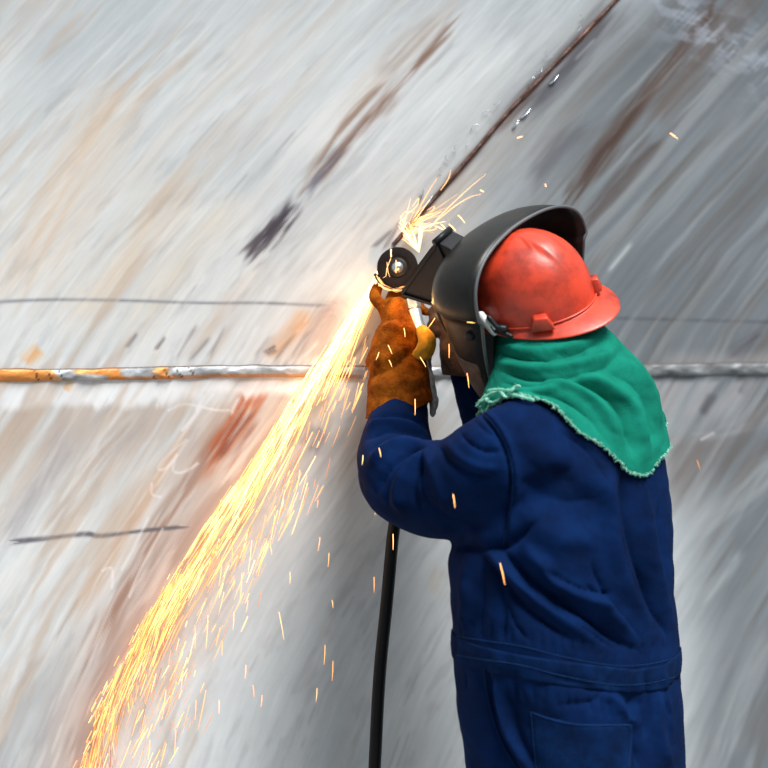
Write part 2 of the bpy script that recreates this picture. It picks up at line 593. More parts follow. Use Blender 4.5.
    over((205, 212, 218), sm(x, 330, 380) * sm(-x, -480, -440) * sm(y, wl, wl + 6) * sm(-y, -440, -395) * .6)
    for k_ in range(14):
        x0 = 175 + 16 * k_ + random.uniform(-5, 5)
        stroke([(x0 + 26, 330 + random.uniform(-12, 8)), (x0, 364)], 2.2, random.choice([(90, 90, 100), (228, 230, 234), (120, 110, 110)]), .55, .7, 70 + k_)
    for (x0, y0) in ((240, 395), (165, 388), (205, 392)):
        stroke([(x0, y0), (x0 - 10, y0 + 22)], 3.5, (230, 232, 236), .7, .6, 66)
    # rust blots at the left end of the weld
    stroke([(42, 345), (22, 366)], 6, (226, 158, 88), .8, .5, 61)
    stroke([(-10, 378), (40, 378)], 6, (222, 140, 60), .7, .5, 62, ends=0)
    stroke([(72, 378), (64, 392)], 4, (232, 176, 110), .7, .4, 63)
    # drawn chalk and marker lines
    stroke([(-40, 304), (40, 300), (110, 300), (200, 303), (260, 303), (335, 306)], 1.7, (118, 122, 130), .75, .25, 64, ends=.03)
    stroke([(2, 543), (40, 539), (85, 534), (100, 536), (140, 531), (190, 526)], 2.4, (88, 88, 96), .9, .35, 65, 3, ends=.03)
    stroke([(610, 318), (690, 320), (800, 323)], 1.7, (84, 88, 94), .8, .25, 67, ends=.03)
    # chalk squiggles and fine scratches
    for pts in ([(165, 412), (185, 404), (215, 410), (232, 410)], [(190, 437), (168, 455), (158, 468), (166, 468), (182, 448), (190, 437)],
                [(178, 452), (173, 470), (184, 472), (200, 462)], [(152, 482), (152, 494), (162, 497)],
                [(215, 392), (200, 410), (180, 432)], [(150, 515), (135, 545), (120, 572)], [(165, 525), (140, 570), (128, 600)],
                [(100, 572), (112, 568), (112, 590)], [(700, 440), (715, 432)]):
        stroke(pts, 1.2, (228, 230, 234), .6, .2, 68, 2, ends=.02)
    for k_ in range(60):
        y0 = random.uniform(20, 740); c0 = random.uniform(-330, 420)
        f0 = np.interp(y0, SEAM_Y, SEAM_X); f1 = np.interp(y0 + 60, SEAM_Y, SEAM_X)
        ln = random.uniform(.3, 1.1)
        tone = (214, 218, 220) if c0 < 60 else (150, 156, 160)
        stroke([(f0 + c0, y0), (f0 + c0 + (f1 - f0) * ln, y0 + 60 * ln)], 1.2, tone if k_ % 3 else (140, 138, 142), .45, .3, 90 + k_, 2, ends=.2)
    # mottled smudges and grime along the rubbing marks
    over((150, 152, 158), sm(fbm(c / 9, al / 34, 4, 81), .56, .74) * left * .22)
    over((232, 233, 234), sm(fbm(c / 7, al / 60, 4, 82), .56, .74) * left * .24)
    over((182, 158, 138), sm(fbm(c / 20, al / 110, 4, 83), .56, .76) * sm(-x, -330, -100) * .45)
    over((96, 88, 84), sm(fbm(c / 10, al / 120, 4, 84), .55, .75) * right * .36)
    over((156, 164, 170), sm(fbm(c / 13, al / 150, 4, 85), .56, .76) * right * .45)
    C = C + ((n3 - .5) * 12 + (n2 - .5) * 16)[..., None]
    return np.clip(C, 4, 250)


def to_lin(c):
    c = c / 255.0
    return np.where(c <= 0.04045, c / 12.92, ((c + 0.055) / 1.055) ** 2.4)


def set_colour(me, name, rgb):
    a = me.color_attributes.new(name, 'FLOAT_COLOR', 'POINT')
    buf = np.ones((len(rgb), 4), 'f'); buf[:, :3] = rgb
    a.data.foreach_set('color', buf.ravel())


nx_, ny_ = len(xs), len(ys)
idx = np.arange(nx_ * ny_).reshape(ny_, nx_)
quads = np.stack([idx[:-1, :-1], idx[1:, :-1], idx[1:, 1:], idx[:-1, 1:]], -1).reshape(-1, 4)
# thickness: a coarse back skin
me = bpy.data.meshes.new('hull')
me.vertices.add(len(co)); me.vertices.foreach_set('co', co.astype('f').ravel())
me.loops.add(quads.size); me.loops.foreach_set('vertex_index', quads.ravel().astype('i'))
me.polygons.add(len(quads)); me.polygons.foreach_set('loop_start', np.arange(0, quads.size, 4, dtype='i'))
me.update(calc_edges=True)
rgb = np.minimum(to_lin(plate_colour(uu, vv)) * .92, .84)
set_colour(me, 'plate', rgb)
fyy = np.interp(vv, SEAM_Y, SEAM_X)
uvl = me.uv_layers.new(name='grain')
g = np.stack([(uu - fyy) / 500.0, vv / 500.0], 1)[quads.ravel()]
uvl.data.foreach_set('uv', g.astype('f').ravel())
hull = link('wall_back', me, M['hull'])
tag(hull, kind='structure')


def bead(name, line, width_px, height, col_fn, lump, seed, step=2.0):
    """half-round weld bead lying on the plate along a pixel polyline"""
    pts = smooth_poly(line, 6)
    dense = []
    for a, b_ in zip(pts[:-1], pts[1:]):
        l = math.hypot(b_[0] - a[0], b_[1] - a[1]); k = max(1, int(l / step))
        for i in range(k):
            dense.append((a[0] + (b_[0] - a[0]) * i / k, a[1] + (b_[1] - a[1]) * i / k))
    n_ = len(dense); seg = 12
    V = []; C = []
    for i, (x, y) in enumerate(dense):
        a = dense[max(0, i - 1)]; b_ = dense[min(n_ - 1, i + 1)]
        tx, ty = b_[0] - a[0], b_[1] - a[1]; l = math.hypot(tx, ty); tx /= l; ty /= l
        s_ = i * step
        for j in range(seg + 1):
            an = math.pi * j / seg
            side_ = math.cos(an) * width_px / 2
            rip = (1 + lump * (float(vnoise(s_ / 9 - abs(math.cos(an)) * 1.1, 1.5, seed)) - .5) + .5 * lump * (float(vnoise(s_ / 26, j / 5, seed + 2)) - .5))
            wq = 1 + lump * .3 * (float(vnoise(s_ / 17, 5 + (j > 6) * 7, seed)) - .5)
            hgt = math.sin(an) * height * rip
            V.append(PW(x - ty * side_ * wq, y + tx * side_ * wq, hgt - 0.0012 * (j in (0, seg)) + 0.0006))
            C.append(col_fn(x, j / seg, s_))
    me_ = pydata(name, V, grid_faces(n_, seg + 1))
    set_colour(me_, 'plate', to_lin(np.array(C, 'd')))
    o = link(name, me_, M['weld'], hull)
    o['kind'] = 'structure'
    return o


def weld_col(x, t, s_):
    base = np.array([150, 155, 160.])
    nn = float(fbm(np.array(s_ / 14.), np.array(t * 2.), 3, 4))
    base = base * (0.55 + .95 * nn)
    r = float(fbm(np.array(s_ / 22.), np.array(t * 1.5 + 4), 3, 9)) + .16 * (1 - np.clip(x / 120, 0, 2)) * 1.3
    k = np.clip((r - .47) * 7, 0, 1) * (x < 420)
    base = base * (1 - k) + np.array([214, 138, 66.]) * k
    if x > 560:
        base = base * .8
    if .05 < t < .34 and 110 < x < 360: base = base * .45 + np.array([205, 120, 60.]) * .5
    cell = abs(((s_ + 5 * math.sin(s_ / 21.)) / 15. + t * .8 + .35 * float(vnoise(s_ / 9., t * 3, 12))) % 1 - .5)
    if x < 300 and cell < .07 + .10 * (float(vnoise(s_ / 31., 2.2, 6)) - .45) and vnoise(s_ / 40., 7.7, 2) > .42: base = base * .4
    if t > .8 or t < .08:  # dark brown bead edges, with the top-edge shadow painted in
        base = base * .4 + np.array([60, 34, 20.]) * .4
    return np.clip(base, 5, 250)


def rust_col(x, t, s_):
    nn = float(fbm(np.array(s_ / 5.), np.array(t * 2.), 3, 14))
    return np.array([66, 40, 32.]) * (.5 + nn * 1.2)


bead('weld_bead', [(-500, 381), (0, 375), (120, 374), (240, 371), (384, 372), (560, 371), (768, 368), (1200, 364)], 12.5, 0.007, weld_col, .75, 3)
bead('seam_bead', [(760, -170), (680, -72), (615, 1), (559, 60), (509, 112), (459, 170), (424, 210), (392, 246)], 4.2, 0.003, rust_col, .9, 8, 1.5)
# chalky lifted burrs along the ground seam: thin bright wires
parts = []
for (x, y) in ((585, 18), (578, 30), (552, 56), (540, 72), (536, 84), (520, 100), (498, 104), (492, 118), (480, 132), (468, 146), (460, 150), (452, 160), (446, 172)):
    a = random.uniform(0, 6.28); r = random.uniform(3, 7)
    pts = [PW(x + r * math.cos(a + q * .9) * (1 - q * .12) - 4, y + r * .7 * math.sin(a + q * .9) - 3, .003 + .002 * q) for q in range(4)]
    parts.append(tube(pts, [.0005] * 4, 5, 4))
for (x, y, dx, dy) in ((549, 84, 9, -9), (520, 118, 10, -9), (512, 128, 6, -8), (432, 196, -10, 12), (424, 188, -6, 13)):
    parts.append(tube([PW(x, y, .002), PW(x + dx / 2, y + dy / 2 + 1, .004), PW(x + dx, y + dy, .002)], [.0012, .002, .0008], 6, 4))
V, F = merge(parts)
o = link('grinding_burr', pydata('burr', V, F), M['steel'], hull); o['kind'] = 'structure'

# ------------------------------------------------------------------ the worker
YAW = math.radians(45)
BK = Vector((math.sin(YAW), -math.cos(YAW), 0))       # direction his back faces
LF = Vector((-math.cos(YAW), -math.sin(YAW), 0))      # his left


def body_ring(v, uL, uR, d, ratio=0.72, seg=40):
    c = P((uL + uR) / 2, v, d)
    Wd = (uR - uL) / 2 / FPX * d
    a = Wd / math.sqrt(math.cos(YAW) ** 2 + (ratio * math.sin(YAW)) ** 2)
    b_ = a * ratio
    out = []
    for j in range(seg):
        t = 2 * math.pi * j / seg
        ct, st = math.cos(t), math.sin(t)
        e = 0.88
        out.append(c + BK * (b_ * math.copysign(abs(ct) ** e, ct)) + LF * (a * math.copysign(abs(st) ** e, st)))
    return out


def loft(rings):
    seg = len(rings[0]); V = [p for r in rings for p in r]
    F = grid_faces(len(rings), seg, True)
    F.append(tuple(range(seg))[::-1]); F.append(tuple(range((len(rings) - 1) * seg, len(rings) * seg)))
    return V, F


TORSO = [(382, 530, 612, 3.70, .9), (392, 512, 632, 3.69, .8), (402, 502, 648, 3.68, .72), (418, 494, 657, 3.665, .70), (440, 482, 664, 3.655, .70),
         (480, 468, 670, 3.645, .72), (520, 458, 672, 3.64, .74), (560, 453, 672, 3.635, .76), (600, 454, 673, 3.63, .78), (630, 454, 676, 3.63, .78),
         (650, 455, 678, 3.63, .78), (680, 459, 680, 3.63, .80), (720, 464, 682, 3.63, .82), (768, 470, 684, 3.63, .84), (800, 474, 684, 3.63, .84), (830, 480, 682, 3.63, .84)]


def shrink(r, k, seg=40):
    v, a, b_, d, q = r
    c = (a + b_) / 2; h = (b_ - a) / 2 * k
    return body_ring(v, c - h, c + h, d, q, seg)


SHL = P(512, 462, 3.53); ELL = P(399, 477, 3.675); WRL = P(400, 398, 3.83)
SHR = P(628, 440, 3.80); ELR = P(500, 462, 3.885); WRR = P(466, 380, 3.90)
hipL = P(572, 800, 3.63) + LF * .105; hipR = P(572, 800, 3.63) - LF * .105
footL = Vector((hipL.x, hipL.y, 0)) + LF * .05; footR = Vector((hipR.x, hipR.y, 0)) - LF * .05 - BK * .12


def arm_parts(k=1.0):
    px = 1 / 545.
    L_ = tube([P(532, 452, 3.57), SHL, P(455, 489, 3.60), ELL + Vector((.006, 0, 0)), P(397, 442, 3.76), P(401, 408, 3.83)],
              [55 * px * k, 56 * px * k, 50.5 * px * k, 44 * px * k, 38 * px * k, 29 * px * k], 24)
    R_ = tube([P(612, 440, 3.75), SHR, P(560, 470, 3.86), ELR, P(483, 416, 3.90), P(467, 372, 3.905)],
              [.075 * k, .075 * k, .060 * k, .048 * k, .042 * k, .034 * k], 20)
    return [L_, R_]


def leg_parts(k=1.0):
    out = []
    for h, f in ((hipL, footL), (hipR, footR)):
        out.append(tube([h + Vector((0, 0, .10)), h, h.lerp(f, .5) - BK * .02, Vector((f.x, f.y, .10))],
                        [.105 * k, .115 * k, .088 * k, .075 * k], 24))
    return out


# head frame
HF = Vector((-.80, .58, .12)).normalized()
HU = Vector((-.229, -.465, .848)); HU = (HU - HF * HU.dot(HF)).normalized()
HL = HU.cross(HF).normalized()
HC = P(531, 300, 3.70)


def H(l, f, u):
    return HC + HL * l + HF * f + HU * u


# the body under the clothes: head with a face, neck, trunk, arms with hands, legs
bp_ = [loft([shrink(r, .84) for r in TORSO[1:]])]
bp_ += arm_parts(.72) + leg_parts(.72)
bp_.append(tube([P(572, 400, 3.68), P(560, 372, 3.69), HC - HU * .08], [.062, .058, .06], 16))
bp_.append(tube([H(0, -.012, -.02), H(0, -.012, .05)], [.080, .085], 20))              # skull
bp_.append(tube([H(0, .03, -.02), H(0, .045, -.09)], [.058, .046], 16))                # face and jaw
bp_.append(tube([H(0, .085, .015), H(0, .108, -.028)], [.008, .014], 10))              # nose
bp_.append(tube([H(-.022, .086, -.062), H(.022, .086, -.062)], [.008, .008], 8))       # mouth
for s_ in (-1, 1):
    bp_.append(tube([H(.03 * s_, .078, .012), H(.034 * s_, .077, .012)], [.013, .013], 8))   # eyes
    bp_.append(tube([H(.082 * s_, -.01, .01), H(.084 * s_, -.012, -.03)], [.012, .009], 8))  # ears
# hands inside the gloves
HND_L = P(397, 322, 3.895); HND_R = P(462, 330, 3.915)
bp_.append(tube([WRL, P(397, 360, 3.87), HND_L], [.026, .026, .022], 12))
bp_.append(tube([WRR, HND_R], [.026, .024], 12))
for h in (footL, footR):
    bp_.append(tube([Vector((h.x, h.y, .12)), Vector((h.x, h.y, .06)), h + Vector((0, 0, .05)) - BK * .12], [.05, .045, .035], 12))
bme = fuse('body', bp_, 0.009, 3)
person = link('person', bme, M['skin'])
tag(person, 'person in navy coverall, red hard hat and green hood, grinding a steel plate', 'person')

# coverall ------------------------------------------------------------
cme = fuse('coverall', [loft([shrink(r, 1.0) for r in TORSO])] + arm_parts() + leg_parts(), 0.0043, 12, .75)
sculpt(cme, [
    # elbow and forearm folds
    ([(430, 442), (412, 430), (385, 428), (364, 440)], 4.0, -.007),
    ([(432, 430), (412, 418), (385, 414), (368, 420)], 3.5, -.005),
    ([(430, 437), (410, 424), (380, 421), (364, 430)], 3.2, .005),
    ([(430, 446), (412, 440), (390, 445), (368, 465)], 4.5, .006),
    ([(428, 448), (405, 452), (385, 470), (375, 495)], 4.5, -.008),
    ([(425, 450), (408, 466), (398, 490), (400, 512)], 5.0, .007),
    ([(424, 452), (415, 475), (412, 495), (422, 515)], 6.0, -.006),
    ([(420, 445), (432, 470), (440, 495), (450, 512)], 6.0, .004),
    # upper arm folds
    ([(438, 444), (449, 462), (470, 474), (492, 477)], 3.6, -.0045),
    ([(446, 440), (458, 456), (480, 468), (500, 468)], 4.0, .003),
    ([(458, 430), (470, 444), (488, 452), (504, 450)], 3.0, -.0035),
    ([(472, 418), (484, 430), (494, 436)], 2.6, -.003),
    ([(425, 500), (450, 520), (490, 528)], 9, -.004),
    # armhole seam
    ([(466, 404), (485, 418), (500, 438), (509, 465), (510, 495), (505, 520), (500, 545)], 2.2, -.006),
    ([(470, 402), (490, 416), (506, 438), (515, 465), (516, 495), (511, 522), (506, 548)], 3.0, .0035),
    # sleeve hem shadow line over the side
    ([(440, 545), (470, 548), (505, 545), (540, 520)], 6, -.010),
    ([(475, 552), (500, 580), (530, 612), (572, 640)], 5, -.008),
    ([(482, 546), (512, 578), (548, 608), (600, 640)], 6, .007),
    ([(495, 545), (528, 580), (570, 608), (630, 650)], 5, -.009),
    ([(520, 545), (556, 580), (600, 605), (640, 640)], 8, .008),
    ([(545, 570), (575, 588), (602, 596)], 5, -.009),
    ([(548, 582), (580, 600), (612, 605)], 6, .006),
    ([(605, 470), (612, 520), (622, 570), (650, 630)], 9, .007),
    ([(622, 470), (630, 530), (645, 580), (662, 632)], 7, -.009),
    ([(645, 490), (652, 550), (664, 600), (672, 632)], 7, .007),
    ([(660, 500), (664, 560), (670, 610)], 5, -.006),
    ([(590, 560), (610, 600), (640, 640)], 6, -.006),
    ([(480, 560), (482, 600), (478, 632)], 6, -.005),
    ([(498, 580), (504, 610), (503, 640)], 5, -.005),
    ([(465, 560), (466, 600), (464, 630)], 5, .004),
    ([(520, 480), (560, 500), (600, 498)], 16, -.005),
    ([(540, 450), (580, 470), (610, 500)], 14, .005),
    ([(525, 520), (560, 540), (600, 540)], 14, .005),
    # below the waist
    ([(540, 672), (600, 690), (650, 705)], 10, -.004),
    ([(640, 690), (632, 720), (640, 768)], 7, -.006),
    ([(660, 690), (658, 730), (668, 768)], 6, .006),
    ([(600, 690), (618, 700), (640, 730)], 6, .005),
    ([(515, 670), (516, 690), (514, 712)], 4, -.004),
    ([(486, 668), (490, 705), (500, 740), (522, 775)], 3.2, -.008),
    ([(494, 668), (498, 703), (510, 738), (532, 775)], 4.5, .006),
    ([(505, 690), (520, 740), (545, 775)], 6, -.005),
    # sharper drag lines from the armpit to the small of the back, and off the seams
    ([(512, 560), (536, 592), (572, 622), (618, 650)], 2.4, -.005),
    ([(525, 575), (555, 600), (590, 622), (640, 652)], 2.2, -.004),
    ([(618, 530), (630, 580), (652, 620)], 2.5, -.004),
    ([(640, 560), (652, 600), (668, 640)], 2.2, -.004),
    ([(585, 585), (600, 594), (612, 592)], 2.2, -.004),
    ([(505, 600), (516, 625), (530, 642)], 2.0, -.003),
    ([(412, 452), (396, 468), (386, 490), (388, 510)], 2.0, -.004),
    ([(424, 448), (418, 468), (420, 490), (430, 508)], 2.0, -.004),
    ([(426, 440), (405, 434), (384, 438), (370, 452)], 1.8, -.0035),
    ([(428, 424), (408, 414), (386, 412)], 1.8, -.003),
    ([(560, 430), (590, 455), (606, 490)], 4.0, -.003),
    ([(645, 672), (650, 700), (646, 740)], 2.5, -.004),
    ([(660, 668), (668, 700), (672, 740)], 2.5, .003),
    ([(612, 676), (596, 700), (560, 705)], 3.0, -.003),
] + [([(465 + 11 * q_ + (q_ * 7) % 5, 672 + min(q_, 13) * 2.2), (466 + 11 * q_ + (q_ * 5) % 7, 690 + min(q_, 13) * 2.2)], 1.8, -.0018) for q_ in range(19)]
  + [([(462 + 10 * q_, 620 + min(q_, 15) * 1.5), (461 + 10 * q_, 636 + min(q_, 15) * 1.5)], 1.8, -.0016) for q_ in range(21)], 2.1)
co_ = get_co(cme); no_ = get_no(cme)
hh = noise3(co_, 9, 3) * .006 + noise3(co_, 22, 5) * .0022
co_ += no_ * hh[:, None]
set_co(cme, co_)
cover = link('coverall', cme, M['navy'], person)
cover['label'] = 'navy blue cotton coverall'


def bvh_of(me_):
    bm = bmesh.new(); bm.from_mesh(me_)
    t = BVHTree.FromBMesh(bm); bm.free()
    return t


bvh = bvh_of(cme)
EYE = Vector((0, 0, CAMZ))


def on_cloth(u, v, off, tree=None):
    d = (P(u, v, 1) - EYE).normalized()
    hit, nrm, i, di = (tree or bvh).ray_cast(EYE, d)
    if hit is None:
        hit, nrm, i, di = (tree or bvh).find_nearest(P(u, v, 3.55))
    if nrm.dot(d) > 0: nrm = -nrm
    return hit + nrm * off, nrm


def patch(name, outline_rows, off, m, parent, thick=.002, tree=None):
    """cloth panel following the coverall; outline_rows = rows of pixel points"""
    V = []
    for row in outline_rows:
        for (u, v) in row:
            V.append(on_cloth(u, v, off, tree)[0])
    me_ = pydata(name, V, grid_faces(len(outline_rows), len(outline_rows[0])))
    me_ = evaluated(me_, [('SMOOTH', dict(iterations=3, factor=.5)), ('SOLIDIFY', dict(thickness=thick, offset=1))])
    return link(name, me_, m, parent)


def lerp2(a, b_, t):
    return (a[0] + (b_[0] - a[0]) * t, a[1] + (b_[1] - a[1]) * t)


def ypoly(pts, x):
    return float(np.interp(x, [p[0] for p in pts], [p[1] for p in pts]))


# waistband: a full ring round the body
V = []
ctr = P(567, 650, 3.63)
topc = [(-180, 640), (-90, 648), (-45, 656), (-15, 664), (10, 664), (35, 656), (60, 648), (90, 640), (120, 633), (150, 632), (180, 640)]
NB, NR = 420, 9
for i in range(NR):
    for j in range(NB):
        ph = -180 + 360 * j / NB
        vt = float(np.interp(ph, [p[0] for p in topc], [p[1] for p in topc]))
        vv_ = vt + 25 * i / (NR - 1)
        z = CAMZ - (vv_ - 384) / FPX * 3.55
        a = math.radians(ph)
        d = BK * math.cos(a) + LF * math.sin(a)
        o_ = Vector((ctr.x, ctr.y, z))
        hit, nrm, k_, di = bvh.ray_cast(o_ + d * .6, -d)
        r_ = (hit - o_).length if hit else .2
        bulge = .0008 + .0012 * math.sin(math.pi * i / (NR - 1))
        V.append(o_ + d * (r_ + bulge + .0014 * math.sin(j * .34) * math.sin(j * .141)))
me = pydata('band', V, grid_faces(NR, NB, True))
me = evaluated(me, [('SMOOTH', dict(iterations=2, factor=.4)), ('SOLIDIFY', dict(thickness=.0022, offset=0))])
band = link('waistband', me, M['navy_band'], cover)
band_bvh = bvh_of(me)

# back pocket
rows = []
for i in range(12):
    row = []
    for j in range(22):
        s_ = j / 21; t = i / 11
        top = ypoly([(530, 709), (550, 716), (580, 722), (633, 722)], 530 + 103 * s_)
        bot = 800 + 6 * math.sin(math.pi * s_)
        row.append((530 + 6 * t + (103 - 4 * t) * s_, top + (bot - top) * t))
    rows.append(row)
pocket = patch('back_pocket', rows, .0015, M['navy_band'], cover, .0025)


def stitch(name, pts, parent, off=.0045, r=.00055, tree=None, step=2.6):
    pp = smooth_poly(pts, 6); parts_ = []
    run = [on_cloth(u, v, off, tree)[0] for (u, v) in pp]
    parts_.append(tube(run, [r] * len(run), 5, 1))
    V_, F_ = merge(parts_)
    return link(name, pydata(name, V_, F_), M['stitch'], parent)


def join_bvh(*mes):
    bm = bmesh.new()
    for m_ in mes: bm.from_mesh(m_)
    t = BVHTree.FromBMesh(bm); bm.free()
    return t


allb = join_bvh(cme, band.data, pocket.data)
stitch('pocket_stitching', [(531, 712), (550, 719), (580, 725), (632, 725)], cover, .0008, tree=allb)
stitch('pocket_stitching', [(531, 712), (534, 745), (537, 780)], cover, .0008, tree=allb)
stitch('pocket_stitching', [(632, 725), (630, 750), (628, 780)], cover, .0008, tree=allb)
stitch('side_pocket_stitching', [(484, 668), (488, 700), (500, 740), (520, 775)], cover, .001, tree=allb)
stitch('armhole_stitching', [(468, 405), (488, 418), (503, 438), (512, 465), (513, 495), (508, 522), (503, 545)], cover, .001, tree=allb)
for dv in (3, 22):
    stitch('band_stitching', [(457, 633 + dv), (480, 637 + dv), (520, 643 + dv), (560, 653 + dv), (600, 661 + dv), (630, 663 + dv), (655, 660 + dv), (675, 655 + dv)], cover, .0006, tree=allb)

# boots
for h in (footL, footR):
    bm_ = fuse('boot', [tube([Vector((h.x, h.y, .16)), Vector((h.x, h.y, .06))], [.062, .056], 16),
                        tube([h + Vector((0, 0, .055)) + BK * .03, h + Vector((0, 0, .055)) - BK * .1, h + Vector((0, 0, .045)) - BK * .18], [.052, .05, .042], 16)], .008, 3)
    c_ = get_co(bm_); c_[:, 2] = np.maximum(c_[:, 2], .001); set_co(bm_, c_)
    link('boot', bm_, M['boot'], person)

# green hood ----------------------------------------------------------
HT = [(312, 506, 590), (322, 500, 598), (335, 496, 611), (350, 495, 624), (365, 494, 642), (380, 490, 654), (395, 484, 661), (430, 474, 667), (480, 468, 671)]
hemt = [(-180, 404), (-135, 402), (-90, 412), (-60, 430), (-42, 447), (-22, 458), (-6, 474), (4, 472), (14, 462), (27, 442), (40, 428), (52, 418), (66, 407), (85, 401), (100, 407), (112, 412), (125, 405), (180, 404)]
NPH, NT = 240, 70
V = []
hx = [h[0] for h in HT]
for i in range(NT):
    t = i / (NT - 1)
    for j in range(NPH):
        ph = -180 + 360 * j / NPH
        vh = float(np.interp(ph, [h[0] for h in hemt], [h[1] for h in hemt]))
        vh += 1.6 * (float(vnoise(j / 2.1, 3, 6)) - .5) * 2
        v = 314 + (vh - 314) * t
        uL = float(np.interp(v, hx, [h[1] for h in HT])); uR = float(np.interp(v, hx, [h[2] for h in HT]))
        d = float(np.interp(v, [300, 350, 400, 480], [3.72, 3.70, 3.675, 3.65]))
        ratio = float(np.interp(v, [320, 360, 400], [1.1, .9, .74]))
        Wd = (uR - uL) / 2 / FPX * d
        a = Wd / math.sqrt(math.cos(YAW) ** 2 + (ratio * math.sin(YAW)) ** 2); b_ = a * ratio
        c = P((uL + uR) / 2, v, d); an = math.radians(ph)
        p = c + BK * (b_ * math.cos(an)) + LF * (a * math.sin(an))
        near, nrm, k_, di = bvh.find_nearest(p)
        if near is not None and v > 375:
            outw = (p - near).dot(nrm)
            if outw < .009:
                p = near + nrm * .009
        V.append(p)
hme = pydata('hood', V, grid_faces(NT, NPH, True))
hme = evaluated(hme, [('SMOOTH', dict(iterations=6, factor=.5))])
c_ = get_co(hme); n_ = get_no(hme)
cen = np.array(P(567, 380, 3.68))
if ((c_ - cen) * n_).sum() < 0:
    hme.flip_normals(); n_ = -n_
sculpt(hme, [
    ([(497, 352), (530, 360), (575, 354), (612, 338)], 3.2, -.009),
    ([(497, 345), (530, 352), (575, 346), (610, 330)], 3.5, .006),
    ([(497, 362), (525, 370), (560, 368), (600, 358), (618, 345)], 3.6, .009),
    ([(500, 372), (530, 379), (565, 377), (603, 368), (622, 352)], 3.0, -.009),
    ([(503, 384), (525, 386), (548, 383)], 3, -.006),
    ([(500, 391), (530, 392), (560, 388)], 3.2, .006),
    ([(548, 380), (580, 390), (605, 412), (618, 445)], 4.5, .010),
    ([(560, 378), (592, 388), (620, 412), (632, 455)], 4.5, -.013),
    ([(575, 374), (608, 386), (634, 410), (645, 455)], 5, .010),
    ([(600, 368), (632, 385), (648, 415), (652, 452)], 4.5, -.007),
    ([(620, 360), (648, 385), (660, 430)], 4, .006),
    ([(520, 392), (555, 398), (590, 420), (612, 450)], 4, -.006),
    ([(505, 398), (540, 402), (575, 420)], 3.5, .005),
    ([(585, 362), (590, 350), (612, 340)], 2.5, .004),
    ([(540, 366), (552, 356), (570, 352)], 2.5, -.004),
], 1.25)
c_ = get_co(hme); n_ = get_no(hme)
c_ += n_ * (noise3(c_, 26, 9) * .003)[:, None]
set_co(hme, c_)
hem_pts = [Vector(c_[(NT - 1) * NPH + j]) for j in range(NPH)]
hme = evaluated(hme, [('SOLIDIFY', dict(thickness=.003, offset=1)), ('SUBSURF', dict(levels=1, render_levels=1))])
hood = link('hood', hme, M['green'], person)
hood['label'] = 'green cotton hood draped over neck and shoulders'
parts = []
for j in range(NPH):
    p = hem_pts[j]; q = hem_pts[(j + 1) % NPH]
    if p.y > 3.78: continue
    for k_ in range(5):
        a = p.lerp(q, random.random()) + Vector((random.uniform(-.002, .002), -.004, random.uniform(0, .003)))
        d = Vector((random.uniform(-.6, .6), -.2, -random.uniform(.2, 1))).normalized() * random.uniform(.003, .008)
        parts.append(tube([a, a + d * .6 + Vector((random.uniform(-.002, .002), 0, 0)), a + d], [.0006, .0006, .0004], 4, 1, False))
# the rolled frayed edge by the collar
for (row, amp) in (([(479, 414), (486, 404), (500, 400), (515, 401), (532, 405)], .006), ([(482, 408), (490, 399), (503, 395), (518, 396), (530, 399)], .006), ([(493, 394), (506, 391), (520, 392)], .005)):
    base = [on_cloth(u, v, .010, join_bvh(hme, cme))[0] for (u, v) in smooth_poly(row, 5)]
    parts.append(tube(base, [.0026 + .001 * random.random() for _ in base], 7, 2))
    for p, q in zip(base[:-1], base[1:]):
        for k_ in range(9):
            a = p.lerp(q, random.random())
            d = Vector((random.uniform(-1, 1), -.5, random.uniform(-1, 1))).normalized() * random.uniform(.003, .007)
            parts.append(tube([a, a + d], [.0007, .0004], 4, 1, False))
V, F = merge(parts)
link('frayed_edge', pydata('fray', V, F), M['fray'], hood)['label'] = 'pale frayed threads along the hem'

# hard hat ------------------------------------------------------------
V = []
NA = 120
rowsE = [math.radians(a) for a in (90, 84, 76, 68, 60, 52, 44, 36, 28, 20, 13, 7, 3, 0)]
for e in rowsE:
    for j in range(NA):
        a = 2 * math.pi * j / NA
        c = max(math.cos(e), 0) ** .78; s_ = math.sin(e) ** .95
        l = .109 * math.cos(a) * c; f = .128 * math.sin(a) * c + .004; u = .133 * s_
        # raised centre ridge and a softer shoulder each side, running front to back
        rdg = .0062 * (1 / (1 + math.exp((abs(l) - .020) / .0010))) * min(1, max(0, (f + .105) / .05)) * min(1, max(0, (u - .03) / .03))
        nrm = Vector((l / .109 ** 2, f / .128 ** 2, u / .142 ** 2)).normalized()
        V.append(H(l + nrm.x * rdg, f + nrm.y * rdg, u + nrm.z * rdg))
for k_ in range(1, 9):
    t = k_ / 8
    for j in range(NA):
        a = 2 * math.pi * j / NA
        back = max(0, -math.sin(a)) ** 1.15
        wd = .009 + .042 * back
        l = math.cos(a) * (.109 + wd * t * .62); f = math.sin(a) * (.128 + wd * t) + .004
        V.append(H(l, f, -.001 - .010 * t * (1 - .4 * back) - .010 * back * t * t))
F = grid_faces(len(rowsE) + 8, NA, True)
F = F[NA:]
F.append(tuple(range(NA, 2 * NA))[::-1])
me = pydata('hat', V, F)
me = evaluated(me, [('SOLIDIFY', dict(thickness=.003, offset=-1)), ('SUBSURF', dict(levels=1, render_levels=1))])
hat = link('hard_hat', me, M['red'], person)
hat['label'] = 'scuffed red hard hat worn back to front'
